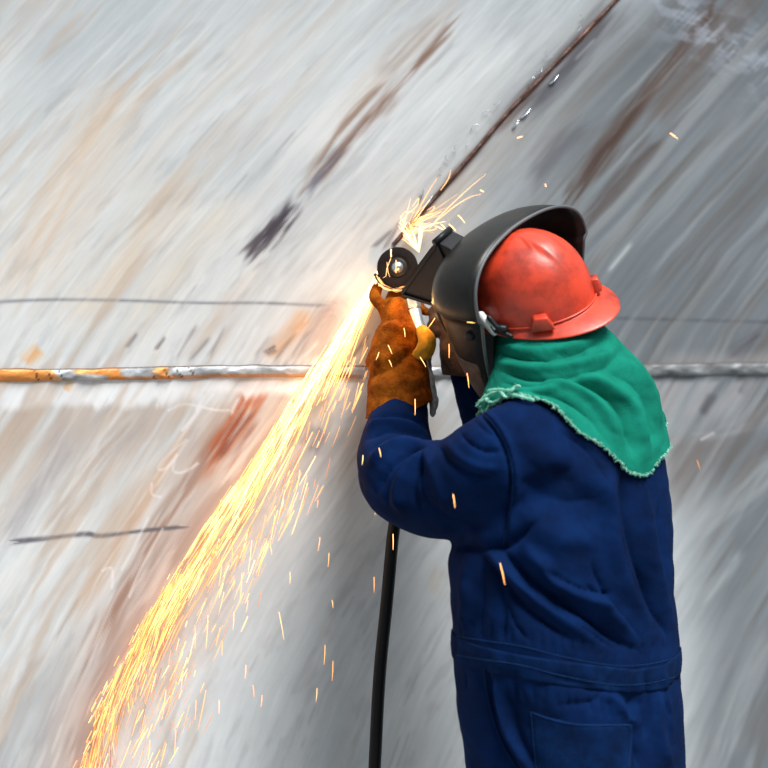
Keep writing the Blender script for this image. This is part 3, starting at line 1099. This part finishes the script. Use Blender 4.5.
# side slot lug and rear clip lug
pts = [H(.076, -.090, -.002), H(.088, -.062, -.002), H(.088, -.068, .022), H(.079, -.086, .022)]
mid = H(.082, -.076, 0); out_ = (HL * .76 - HF * .65).normalized()
V, F = prism([H(.080, -.099, .000), H(.102, -.058, .000), H(.095, -.066, .026), H(.084, -.087, .026)], out_, .013)
link('accessory_lug', bevelled(pydata('lug', V, F), .003), M['red'], hat)
V, F = prism([H(-.042, -.122, .006), H(-.066, -.108, .006), H(-.064, -.100, .030), H(-.046, -.114, .030)], (-HL * .5 - HF * .8).normalized(), .008)
link('accessory_lug', bevelled(pydata('lug', V, F), .003), M['red'], hat)
# raised line parting the shell from the brim
pp = []
for j in range(49):
    a = math.radians(180 + 180 * j / 48)
    pp.append(H(math.cos(a) * .111, math.sin(a) * .130 + .004, .003))
V, F = tube(pp, [.0022] * 49, 8, 1)
link('brim_line', pydata('line', V, F), M['red'], hat)

# welding mask --------------------------------------------------------
mask = None


def mask_shell(grow=0.0):
    rows_ = []
    NBt = 26
    pw = .68

    def wid(u):      # rim half width, rim F, front F  for the lower part
        w_ = float(np.interp(u, [-.160, -.12, -.05, .03, .042], [.118, .130, .143, .150, .158]))
        fr = float(np.interp(u, [-.160, -.10, -.02, .04], [.036, .030, .018, .006]))
        ff = float(np.interp(u, [-.160, -.12, -.05, .03, .042], [.106, .120, .138, .151, .159]))
        return w_ + grow, fr, ff + grow

    def pt(w_, fr, ff, be, cu, su):
        c = max(math.cos(be), 0) ** pw; s_ = math.sin(be) ** pw
        return (cu * w_ * c * (1.24 if cu < 0 else 1.0), fr - .022 * max(0, -cu) * c + (ff - fr) * s_, su * c)
    us = [-.160, -.145, -.12, -.09, -.06, -.03, 0, .02, .030, .036, .042]
    for u in us:
        w_, fr, ff = wid(u)
        rows_.append([H(*(lambda q: (q[0], q[1], u))(pt(w_, fr, ff, math.pi / 2 * j / NBt, 1, 0))) for j in range(NBt + 1)])
    for k in range(1, 24):
        al = math.pi * k / 24
        hgt = .105 + grow
        frk = .006 + .004 * math.sin(al)
        w_, fr, ff = wid(.042)
        rows_.append([H(*(lambda q: (q[0], q[1], .042 + q[2]))(pt(w_, frk, ff - .018 * math.sin(al), math.pi / 2 * j / NBt, math.copysign(abs(math.cos(al)) ** (.72 if al < 1.57 else .95), math.cos(al)), hgt * math.sin(al) ** .75))) for j in range(NBt + 1)])
    for u in us[::-1]:
        w_, fr, ff = wid(u)
        rows_.append([H(*(lambda q: (q[0], q[1], u))(pt(w_, fr, ff, math.pi / 2 * j / NBt, -1, 0))) for j in range(NBt + 1)])
    return rows_


rows_ = mask_shell()
me = pydata('mask', [p for r in rows_ for p in r], grid_faces(len(rows_), len(rows_[0])))
bm = bmesh.new(); bm.from_mesh(me)
bmesh.ops.remove_doubles(bm, verts=bm.verts, dist=.0004)
bmesh.ops.recalc_face_normals(bm, faces=bm.faces)
bm.to_mesh(me); bm.free()
me = evaluated(me, [('SOLIDIFY', dict(thickness=.003, offset=0)), ])
mask = link('welding_mask', me, M['mask'], person)
mask['label'] = 'black welding mask flipped over the hat front'
rim = [r[0] for r in rows_]
V, F = tube(rim, [.0032] * len(rim), 8, 2)
link('mask_rim', pydata('rim', V, F), mat('lit_grey_rim', (0.09, 0.10, 0.11, 1), 0.45), mask)  # rim greyer than the shell: its lit edge is painted into the colour
# moulded crease on the near side
cr_ = [r for r in rows_[10]][:26]
V, F = tube(cr_, [.0022] * len(cr_), 8, 1)
link('mask_rib', pydata('rib', V, F), M['mask'], mask)
# leather chin flap riveted round the lower near edge
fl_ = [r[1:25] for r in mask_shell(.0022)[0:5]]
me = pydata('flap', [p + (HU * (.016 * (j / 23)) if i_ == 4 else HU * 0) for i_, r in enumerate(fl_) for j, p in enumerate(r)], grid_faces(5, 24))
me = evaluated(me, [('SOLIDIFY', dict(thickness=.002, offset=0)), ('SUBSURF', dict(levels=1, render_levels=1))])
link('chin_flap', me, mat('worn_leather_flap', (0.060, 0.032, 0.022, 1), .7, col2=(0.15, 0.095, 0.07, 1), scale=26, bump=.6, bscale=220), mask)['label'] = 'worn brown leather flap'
# lens housing
prof = [(.140, .138), (.254, .022), (.249, .010), (.168, -.004), (.100, .04), (.100, .12)]
V, F = prism([H(.032, f, u) for f, u in prof], HL, .025)
house = link('lens_housing', bevelled(pydata('house', V, F), .003), M['black'], mask, smooth=False)
# raised border on the near side wall, hinge and lens
parts = []
def strip(a, b_, l, wd=.006, th=.003):
    A_, B_ = H(l, *a), H(l, *b_)
    d = (B_ - A_).normalized(); nn = HL.cross(d).normalized()
    return box((A_ + B_) / 2, (d, nn, HL), ((B_ - A_).length / 2 + wd / 2, wd / 2, th))
for l in (.058,):
    for a, b_ in (((.142, .133), (.248, .022)), ((.247, .016), (.170, .001)), ((.142, .133), (.132, .10))):
        parts.append(strip(a, b_, l))
V, F = merge(parts)
link('housing_border', pydata('border', V, F), M['black'], mask, smooth=False)
V, F = tube([H(.064, .140, .141), H(.012, .140, .141)], [.0065, .0065], 12, 1, False)
link('hinge', pydata('hinge', V, F), M['black'], mask)
V, F = box(H(.032, .198, .081), ((H(0, .254, .022) - H(0, .140, .138)).normalized(), HL, HL.cross((H(0, .254, .022) - H(0, .140, .138)).normalized())), (.06, .021, .003))
gl = mat('dark_green_lens', (0.002, 0.004, 0.003, 1), 0.35, spec=0.2)
link('lens', pydata('lens', V, F), gl, mask, smooth=False)
V, F = prism([H(0, .19, -.003), H(0, .185, -.04), H(0, .165, -.085), H(0, .12, -.085), H(0, .12, 0)], HL, .05)
link('window_frame', bevelled(pydata('wf', V, F), .003), M['black'], mask, smooth=False)
# pivot knob and ratchet of the headgear
kc = H(.147, .040, .004)
V, F = tube([kc - HL * .004, kc + HL * .010], [.011, .009], 16, 1, False)
link('pivot_knob', bevelled(pydata('knob', V, F), .0015), M['black'], mask)
parts = [tube([H(.118, .030, .03), H(.122, .018, .018), H(.122, .006, .0)], [.008, .009, .007], 8),
         tube([H(.120, .012, .028), H(.124, .0, .012)], [.005, .005], 8)]
V, F = merge(parts)
link('ratchet', pydata('ratchet', V, F), M['white'], mask)
V, F = merge([box(H(.121, -.004, .008), (HF, HU, HL), (.018, .007, .006)), tube([H(.122, .010, .030), H(.124, -.010, .006), H(.122, -.03, -.004)], [.005, .005, .004], 8)])
link('headgear_arm', pydata('arm', V, F), M['black'], mask)
V, F = tube([H(-.128, .02, .03), H(-.130, .0, .03), H(-.120, -.03, .02)], [.006, .006, .004], 8)
link('headgear_arm', pydata('arm', V, F), M['white'], mask)

# gloves --------------------------------------------------------------
GD = 3.90
parts = [tube([P(400, 424, 3.81), P(400, 385, 3.85), P(397, 360, 3.872), P(397, 340, 3.885), P(399, 322, 3.895), P(398, 310, 3.90)],
              [.068, .062, .055, .048, .034, .026], 24),
         tube([P(376, 362, 3.87), P(384, 350, 3.87)], [.022, .024], 12),
         # fingers closing round the tool
         tube([P(390, 322, 3.90), P(383, 308, 3.91), P(375, 298, 3.925), P(377, 288, 3.94)], [.017, .0135, .012, .011], 12),
         tube([P(396, 316, 3.90), P(392, 300, 3.93), P(398, 291, 3.955), P(408, 292, 3.965)], [.015, .0125, .012, .010], 12),
         tube([P(404, 318, 3.90), P(403, 303, 3.935), P(410, 297, 3.962), P(420, 301, 3.962)], [.015, .0125, .012, .010], 12),
         tube([P(408, 326, 3.90), P(410, 312, 3.935), P(418, 308, 3.957), P(427, 312, 3.95)], [.014, .012, .011, .009], 12)]
gme = fuse('glove', parts, .0038, 4)
sculpt(gme, [
    ([(368, 378), (390, 366), (415, 350), (425, 348)], 5, -.010),
    ([(372, 368), (390, 356), (412, 345)], 5, .006),
    ([(380, 322), (395, 318), (412, 322)], 3, -.006),
    ([(378, 330), (395, 327), (416, 332)], 4, .005),
    ([(368, 388), (395, 384), (425, 378)], 5, .004),
    ([(372, 398), (400, 394), (428, 388)], 4, -.003),
    ([(388, 350), (394, 375), (390, 400)], 5, -.003),
])
c_ = get_co(gme); n_ = get_no(gme)
c_ += n_ * (noise3(c_, 34, 4) * .0035)[:, None]
# open, slightly slanted cuff: cut under the hem line
set_co(gme, c_)


def cut_below(me_, p, nrm):
    bm_ = bmesh.new(); bm_.from_mesh(me_)
    r = bmesh.ops.bisect_plane(bm_, geom=bm_.verts[:] + bm_.edges[:] + bm_.faces[:], plane_co=p, plane_no=nrm, clear_outer=True)
    bm_.to_mesh(me_); bm_.free()
    return evaluated(me_, [('SOLIDIFY', dict(thickness=.003, offset=-1))])


gme = cut_below(gme, P(401, 408, 3.825), Vector((.26, 0.10, -1)).normalized())
glove = link('glove', gme, M['leather'], person)
glove['label'] = 'orange-brown suede gauntlet on the raised left hand'
tme = fuse('thumb', [tube([P(418, 356, 3.835), P(425, 350, 3.83), P(427, 340, 3.835), P(422, 331, 3.86)], [.014, .019, .018, .013], 14)], .0035, 3)
link('thumb', tme, M['yellow'], glove)['label'] = 'yellow suede thumb'
parts = [tube([P(424, 362, 3.85), P(429, 375, 3.84), P(432, 390, 3.83), P(434, 402, 3.825), P(433, 414, 3.82)], [.008, .009, .010, .009, .006], 10)]
lme = fuse('lining', parts, .003, 2)
c_ = get_co(lme); n_ = get_no(lme); c_ += n_ * (noise3(c_, 130, 6) * .003)[:, None]; set_co(lme, c_)
link('cuff_lining', lme, M['lining'], glove)['label'] = 'grey fleece lining at the cuff edge'

parts = [tube([P(466, 372, 3.90), P(465, 352, 3.905), P(462, 332, 3.912), P(456, 318, 3.915)], [.048, .053, .044, .032], 20),
         tube([P(470, 322, 3.905), P(460, 306, 3.90), P(448, 300, 3.905), P(440, 304, 3.915)], [.016, .013, .012, .011], 12),
         tube([P(460, 322, 3.905), P(449, 310, 3.90), P(438, 308, 3.91), P(432, 313, 3.92)], [.016, .013, .012, .011], 12),
         tube([P(456, 328, 3.90), P(445, 320, 3.895), P(436, 319, 3.91), P(431, 325, 3.92)], [.015, .013, .012, .010], 12),
         tube([P(452, 338, 3.90), P(443, 330, 3.90), P(436, 330, 3.91), P(433, 336, 3.92)], [.014, .012, .011, .009], 12),
         tube([P(470, 335, 3.88), P(458, 322, 3.87), P(450, 312, 3.88)], [.015, .014, .011], 12)]
rme = fuse('glove', parts, .0042, 3)
c_ = get_co(rme); n_ = get_no(rme); c_ += n_ * (noise3(c_, 34, 14) * .003)[:, None]; set_co(rme, c_)
rme = cut_below(rme, P(466, 377, 3.90), Vector((-.1, 0, -1)).normalized())
gr = link('glove', rme, M['brown'], person)
gr['label'] = 'dark brown leather glove on the right hand behind the mask'

# ------------------------------------------------------------------ angle grinder
DC = P(397.5, 267.5, 3.925)
DN = Vector((-.10, -1, .05)).normalized()
DX = Vector((1, 0, 0)); DX = (DX - DN * DX.dot(DN)).normalized(); DY = DX.cross(DN).normalized()
if DY.z < 0: DY = -DY
grinder = empty('grinder', P(420, 345, 3.90))
tag(grinder, 'air grinder with a black disc throwing sparks, gripped in the orange-brown glove', 'power tool')


def revolve(c, axis, ex, ey, prof_, seg=48):
    V_ = []
    for (r, h) in prof_:
        for j in range(seg):
            a = 2 * math.pi * j / seg
            V_.append(c + ex * (r * math.cos(a)) + ey * (r * math.sin(a)) + axis * h)
    F_ = grid_faces(len(prof_), seg, True)
    F_.append(tuple(range(seg))[::-1]); F_.append(tuple(range((len(prof_) - 1) * seg, len(prof_) * seg)))
    return V_, F_


V, F = revolve(DC, DN, DX, DY, [(.0395, -.0015), (.0405, -.0008), (.0405, .0012), (.0385, .0020), (.024, .0020), (.023, .0012), (.012, .0010)])
link('cutting_disc', bevelled(pydata('disc', V, F), .0004), M['disc'], grinder)['label'] = 'worn black cutting disc'
V, F = revolve(DC, DN, DX, DY, [(.019, .0005), (.019, .0022), (.0175, .0032), (.011, .0034), (.010, .0050), (.008, .0052)])
link('flange', bevelled(pydata('flange', V, F), .0003), M['darksteel'], grinder)
V, F = revolve(DC, DN, DX, DY, [(.005, .004), (.005, .0075), (.004, .009), (.002, .0092)], 6)
link('spindle_nut', pydata('nut', V, F), M['darksteel'], grinder)
# guard: curved strip round the lower side and its rear plate
V = []
arcs = [math.radians(a) for a in np.linspace(196, 352, 40)]
for a in arcs:
    er = DX * math.cos(a) + DY * math.sin(a)
    for (r, h) in ((.0, -.012), (.046, -.012), (.0475, -.009), (.0475, .006), (.044, .009), (.0425, .008)):
        V.append(DC + er * r + DN * h)
me = pydata('guard', V, grid_faces(len(arcs), 6))
me = evaluated(me, [('SOLIDIFY', dict(thickness=.002, offset=0))])
link('disc_guard', me, M['darksteel'], grinder)
# gear head, neck, nut, body and inlet
V, F = tube([DC - DN * .004, DC - DN * .020 + Vector((.001, 0, -.002))], [.014, .017], 20, 1)
link('gear_head', pydata('head', V, F), M['steel'], grinder)
gp = [DC - DN * .016 + Vector((.004, 0, -.006)), P(408, 293, 3.925), P(412, 302, 3.90)]
V, F = tube(gp, [.012, .0105, .0105], 16, 4)
link('neck', pydata('neck', V, F), M['darksteel'], grinder)
ga, gb = P(411, 299, 3.895), P(427, 372, 3.865)
gd = (gb - ga).normalized()
gx = Vector((1, 0, 0)); gx = (gx - gd * gx.dot(gd)).normalized(); gy = gd.cross(gx)
V, F = revolve(ga, gd, gx, gy, [(.010, 0), (.0165, .001), (.0165, .020), (.012, .022)], 6)
link('collar_nut', bevelled(pydata('collar', V, F), .001), M['steel'], grinder, smooth=False)
V, F = revolve(ga, gd, gx, gy, [(.0125, .021), (.0145, .024), (.0145, .050), (.0165, .056), (.0165, .120), (.013, .128), (.010, .15)], 32)
link('handle', pydata('handle', V, F), M['steel'], grinder)['label'] = 'bare steel barrel'

# hose ----------------------------------------------------------------
hp = [(427, 376, 3.868), (424, 395, 3.90), (414, 430, 3.93), (402, 475, 3.93), (396, 515, 3.90), (392, 545, 3.88), (387, 600, 3.86), (380, 670, 3.85), (376, 740, 3.84), (374, 800, 3.84), (374, 950, 3.85)]
pts = [P(*q) for q in hp] + [Vector((-.015, 3.86, .25)), Vector((-.03, 3.80, .05)), Vector((-.10, 3.62, .0155)), Vector((-.45, 3.1, .0155)), Vector((-1.2, 2.7, .0155)), Vector((-2.4, 2.9, .0155))]
V, F = tube(pts, [.0122] * len(pts), 16, 6)
hose = link('air_hose', pydata('hose', V, F), M['rubber'])
tag(hose, 'black rubber air hose hanging down below the worker\'s raised elbow', 'hose')

# ------------------------------------------------------------------ sparks
def heat_col(t):
    """0 white-yellow hot, 1 cooling orange"""
    a = np.array([1.0, .76, .40]); b2 = np.array([1.0, .40, .10]); c = np.array([.80, .18, .05])
    return a * (1 - t * 2) + b2 * t * 2 if t < .5 else b2 * (2 - 2 * t) + c * (2 * t - 1)


class Sparks:
    def __init__(self): self.V = []; self.F = []; self.C = []

    def add(self, pts, r, heat, gain=1.0):
        pts = [Vector(p) for p in pts]
        n_ = len(pts)
        rad = [r * (.35 + .65 * math.sin(math.pi * min(1, .25 + .75 * i / max(1, n_ - 1)))) if n_ > 2 else r for i in range(n_)]
        v_, f_ = tube(pts, rad, 4, 1, False)
        o_ = len(self.V); self.V += v_; self.F += [tuple(i + o_ for i in q) for q in f_]
        c = heat_col(heat) * gain
        self.C += [c] * len(v_)

    def build(self, name, parent=None, origin=None):
        V_ = [v - origin for v in self.V] if origin is not None else self.V
        me_ = pydata(name, V_, self.F)
        set_colour(me_, 'spark_tone', np.array(self.C))
        o_ = link(name, me_, M['spark'], parent)
        if origin is not None: o_.location = origin
        return o_


LE = [(270, 376), (300, 356), (330, 336), (365, 310), (400, 286), (450, 254), (500, 219), (560, 179), (620, 140), (700, 98), (790, 66)]
RE = [(270, 380), (300, 367), (330, 352), (365, 336), (400, 320), (450, 292), (500, 262), (560, 218), (620, 178), (700, 138), (790, 106)]


def stream_pt(v, q):
    l = np.interp(v, [a for a, _ in LE], [b_ for _, b_ in LE]); r = np.interp(v, [a for a, _ in RE], [b_ for _, b_ in RE])
    return l + (r - l) * q


st = Sparks()
for i in range(1150):
    q = abs(random.gauss(.22, .24)) if random.random() < .8 else random.uniform(0, 1.1)
    z = random.random()
    v0 = 268 + 530 * z ** 1.15
    ln = random.uniform(14, 60) * (1.1 - .5 * z)
    off = .006 + abs(random.gauss(0, .03)) * (.3 + z)
    q2 = q + random.uniform(-.06, .12)
    pts = []
    for k_ in range(5):
        s_ = k_ / 4
        v = v0 + ln * s_
        u = stream_pt(v, q + (q2 - q) * s_)
        pts.append(PW(u, v, off + .01 * s_))
    ht = min(1, max(0, .05 + .55 * z * random.uniform(.5, 1.5) + abs(q - .3) * .45 + random.uniform(-.1, .15)))
    st.add(pts, random.uniform(.0005, .0011) * (1.05 - .45 * z), ht, random.choice([.25, .5, .9, 1.2]) * (1.3 - .6 * z))
# looser sparks shed to the right, falling more steeply
for i in range(230):
    z = random.random() ** .8
    v0 = 330 + 440 * z
    u0 = stream_pt(v0, 1.0) + abs(random.gauss(0, 1)) * (8 + 16 * z)
    ln = random.uniform(6, 30)
    sl = random.uniform(.22, .55)
    off = random.uniform(.01, .10)
    st.add([PW(u0, v0, off), PW(u0 - ln * sl * .5, v0 + ln * .5, off), PW(u0 - ln * sl * 1.05, v0 + ln, off)], random.uniform(.0004, .0008), random.uniform(.25, .8), random.choice([.4, .8, 1]))
# forks thrown to the left at the lower end
for i in range(60):
    v0 = random.uniform(560, 768); u0 = stream_pt(v0, random.uniform(-.15, .1))
    ln = random.uniform(6, 18); off = random.uniform(.01, .04)
    st.add([PW(u0, v0, off), PW(u0 - ln * .4, v0 + ln * .8, off)], .0006, random.uniform(.3, .8), .8)
o = st.build('spark_stream')
tag(o, 'dense golden stream of sparks pouring from the disc down to the lower left corner', 'sparks', kind='stuff')

sp2 = Sparks()
for i in range(44):
    a = math.radians(random.gauss(58, 22)); l0 = random.uniform(0, 10); ln = random.uniform(8, 52) * random.random() ** .5
    x0, y0 = random.choice([(400, 240), (404, 232), (410, 226)])
    cxa, sya = math.cos(a), math.sin(a)
    cv = random.uniform(-5, 5)
    sp2.add([PW(x0 + cxa * (l0 + ln * s_) + cv * s_ * s_, y0 - sya * (l0 + ln * s_) + abs(cv) * s_ * s_, .01 + .03 * s_) for s_ in (0, .35, .7, 1)], random.uniform(.0004, .0008), random.uniform(.15, .7), random.choice([.5, 1]))
for i in range(26):    # fan rising from the disc edge
    x1 = random.uniform(398, 424); y1 = random.uniform(215, 240)
    sp2.add([P(419, 252, 3.93).lerp(P(x1, y1, 3.95), s_) for s_ in (0, .5, 1)], .0008, random.uniform(0, .35), 1)
for pts in ([(425, 228), (437, 214), (462, 190), (481, 174)], [(430, 222), (450, 206), (465, 197), (476, 194)], [(402, 214), (412, 206), (414, 198), (408, 206)], [(436, 190), (444, 178), (446, 170)],
            [(405, 226), (420, 230), (432, 228), (424, 222)], [(410, 220), (424, 214), (430, 206), (422, 210)], [(400, 232), (396, 222), (400, 212), (410, 212)]):
    sp2.add([PW(u, v, .02) for u, v in smooth_poly(pts, 4)], .0006, .35, .8)
o = sp2.build('spark_spray')
tag(o, 'short spray of sparks fanning up above the disc along the rusty seam', 'sparks', kind='stuff')

sp3 = Sparks()
for i in range(70):    # embers swirling along the guard below the disc
    a0 = math.radians(random.uniform(198, 320)); da = math.radians(random.uniform(8, 38)); r = random.uniform(.040, .050); h = random.uniform(.006, .012)
    sp3.add([DC + (DX * math.cos(a0 + da * s_) + DY * math.sin(a0 + da * s_)) * r + DN * h + Vector((0, 0, random.uniform(-.001, .001))) for s_ in (0, .33, .66, 1)], random.uniform(.0004, .0009), random.uniform(.3, .8), random.choice([.4, .9]))
for pts, w_ in (([(391, 249), (391, 257)], .0013), ([(410, 288), (412, 294), (412, 300)], .0013), ([(391, 258), (387, 268), (386, 276), (383, 278)], .0006), ([(387, 262), (388, 272), (390, 277)], .0006), ([(396, 260), (396, 273)], .0007)):
    sp3.add([P(u, v, 3.885) for u, v in pts], w_, .35 if w_ < .001 else .12, .8)
o = sp3.build('guard_embers')
tag(o, 'orange embers swirling along the guard under the black disc', 'sparks', kind='stuff')


def loose(u, v, du, dv, d, r, heat, label, group, gain=1.0):
    a = P(u, v, d); b_ = P(u + du, v + dv, d)
    m_ = (a + b_) / 2
    s_ = Sparks(); s_.add([a, m_ + Vector((.0005, 0, 0)), b_], r, heat, gain)
    o_ = s_.build('spark', origin=m_)
    tag(o_, label, 'spark', group)


def front_of(u, v, tree, gap=.03):
    h_, n2_ = on_cloth(u, v, 0, tree)
    return h_.y - gap


scene_tree = join_bvh(cme, hme, gme, rme, mask.data)
for (u, v, du, dv) in ((415, 399, 0, 16), (363, 455, -1, 10), (379, 448, 2, 9), (453, 494, 2, 14), (500, 563, 5, 22), (393, 534, 0, 16)):
    loose(u, v, du, dv, front_of(u, v, scene_tree) if u != 393 else 3.80, .0008, .42, {
        415: 'yellow spark streak at the hem of the orange-brown glove', 363: 'spark at the outer edge of the bent elbow', 379: 'small spark on the sleeve fold just below the orange-brown glove',
        453: 'spark falling in front of the upper arm of the navy sleeve', 500: 'pink-white spark in front of the coverall\'s side, above the waistband', 393: 'spark in front of the black hose just below the elbow'}[u],
        'loose sparks falling in front of the worker')
for (u, v, du, dv) in ((388, 345, 4, 9), (379, 352, -3, 8), (404, 328, 1, 9), (389, 360, 3, 7), (420, 357, 6, 10)):
    loose(u, v, du, dv, front_of(u, v, scene_tree), .0008, .4, 'tiny spark falling in front of the orange-brown glove', 'loose sparks falling in front of the orange-brown glove')
for (u, v, du, dv) in ((449, 344, 0, 14), (435, 318, -7, 10), (467, 373, 2, 15), (467, 322, 8, 1)):
    loose(u, v, du, dv, front_of(u, v, scene_tree), .0008, .5, 'short orange spark in front of the dark glove and mask side', 'loose sparks by the dark brown glove')
for (u, v, du, dv) in ((458, 215, 7, 8), (441, 224, 6, 7), (449, 224, 7, 7), (436, 226, 8, 4), (517, 138, 6, -2), (670, 133, 8, 6), (545, 184, 1, 3), (480, 190, 4, 2)):
    far = u in (517, 670, 545)
    loose(u, v, du, dv, wall_depth(u, v) - .05, .0010, .3, {
        517: 'lone spark drifting above the hard hat, nearest the rusty seam', 670: 'lone spark far up on the right against the bare steel', 545: 'faint speck of a spark just above the mask'}.get(u, 'short spark flying off between the disc and the mask top'),
        None if far else 'sparks flying between the disc and the mask')
fall = [(320, 537, -2, 14), (329, 553, -1, 14), (290, 572, 0, 12), (279, 612, 5, 28), (325, 645, -1, 20), (333, 661, -1, 20), (317, 688, -1, 14), (253, 685, 1, 12), (374, 577, 0, 16), (375, 505, 0, 10),
        (242, 573, -2, 30), (252, 540, -4, 34), (232, 545, 0, 20), (222, 560, -3, 26), (208, 615, -2, 34), (195, 625, 0, 24), (206, 690, -8, 40), (183, 668, -2, 22), (234, 612, -1, 18), (248, 600, -2, 12),
        (262, 556, -4, 20), (275, 515, -5, 30), (285, 490, -8, 34), (246, 665, -1, 14), (262, 695, -1, 12), (222, 640, 0, 16), (196, 700, -1, 20), (176, 730, -2, 26), (270, 545, 2, 10), (150, 740, -2, 20),
        (300, 470, -4, 22), (318, 500, -1, 8), (240, 508, -6, 28), (219, 700, 0, 14), (166, 690, -4, 30), (332, 600, 1, 8)]
for (u, v, du, dv) in fall:
    lb, gp_ = (('thin spark falling alone in the open space just left of the black hose', 'single sparks just left of the hose') if u >= 312 else
               ('pale spark falling clear of the stream, about halfway over to the hose', 'single sparks halfway between stream and hose') if u >= 245 else
               ('thin spark falling close along the right edge of the lower stream', 'single sparks along the lower right edge of the stream'))
    loose(u, v, du, dv, wall_depth(u, v) - random.uniform(.05, .2), .0006, random.uniform(.3, .6), lb, gp_, .8)
loose(697, 460, 3, 10, 4.1, .0008, .7, 'faint orange spark to the right of the green hood tip', None, .4)

# the sparks' own light
def glow(p, e, r, name='spark_light', col=(1.0, .50, .15)):
    ld = bpy.data.lights.new(name, 'POINT'); ld.energy = e; ld.color = col; ld.shadow_soft_size = r
    o_ = bpy.data.objects.new(name, ld); COL.objects.link(o_); o_.location = p
glow(PW(366, 292, .12), .12, .02)
glow(P(416, 303, 3.81), .35, .008)
for (u, v, e) in ((330, 345, .16), (285, 415, .16), (240, 480, .14), (190, 560, .10), (140, 640, .08), (98, 720, .06)):
    glow(PW(u, v, .07), e, .03, col=(1.0, .55, .28))
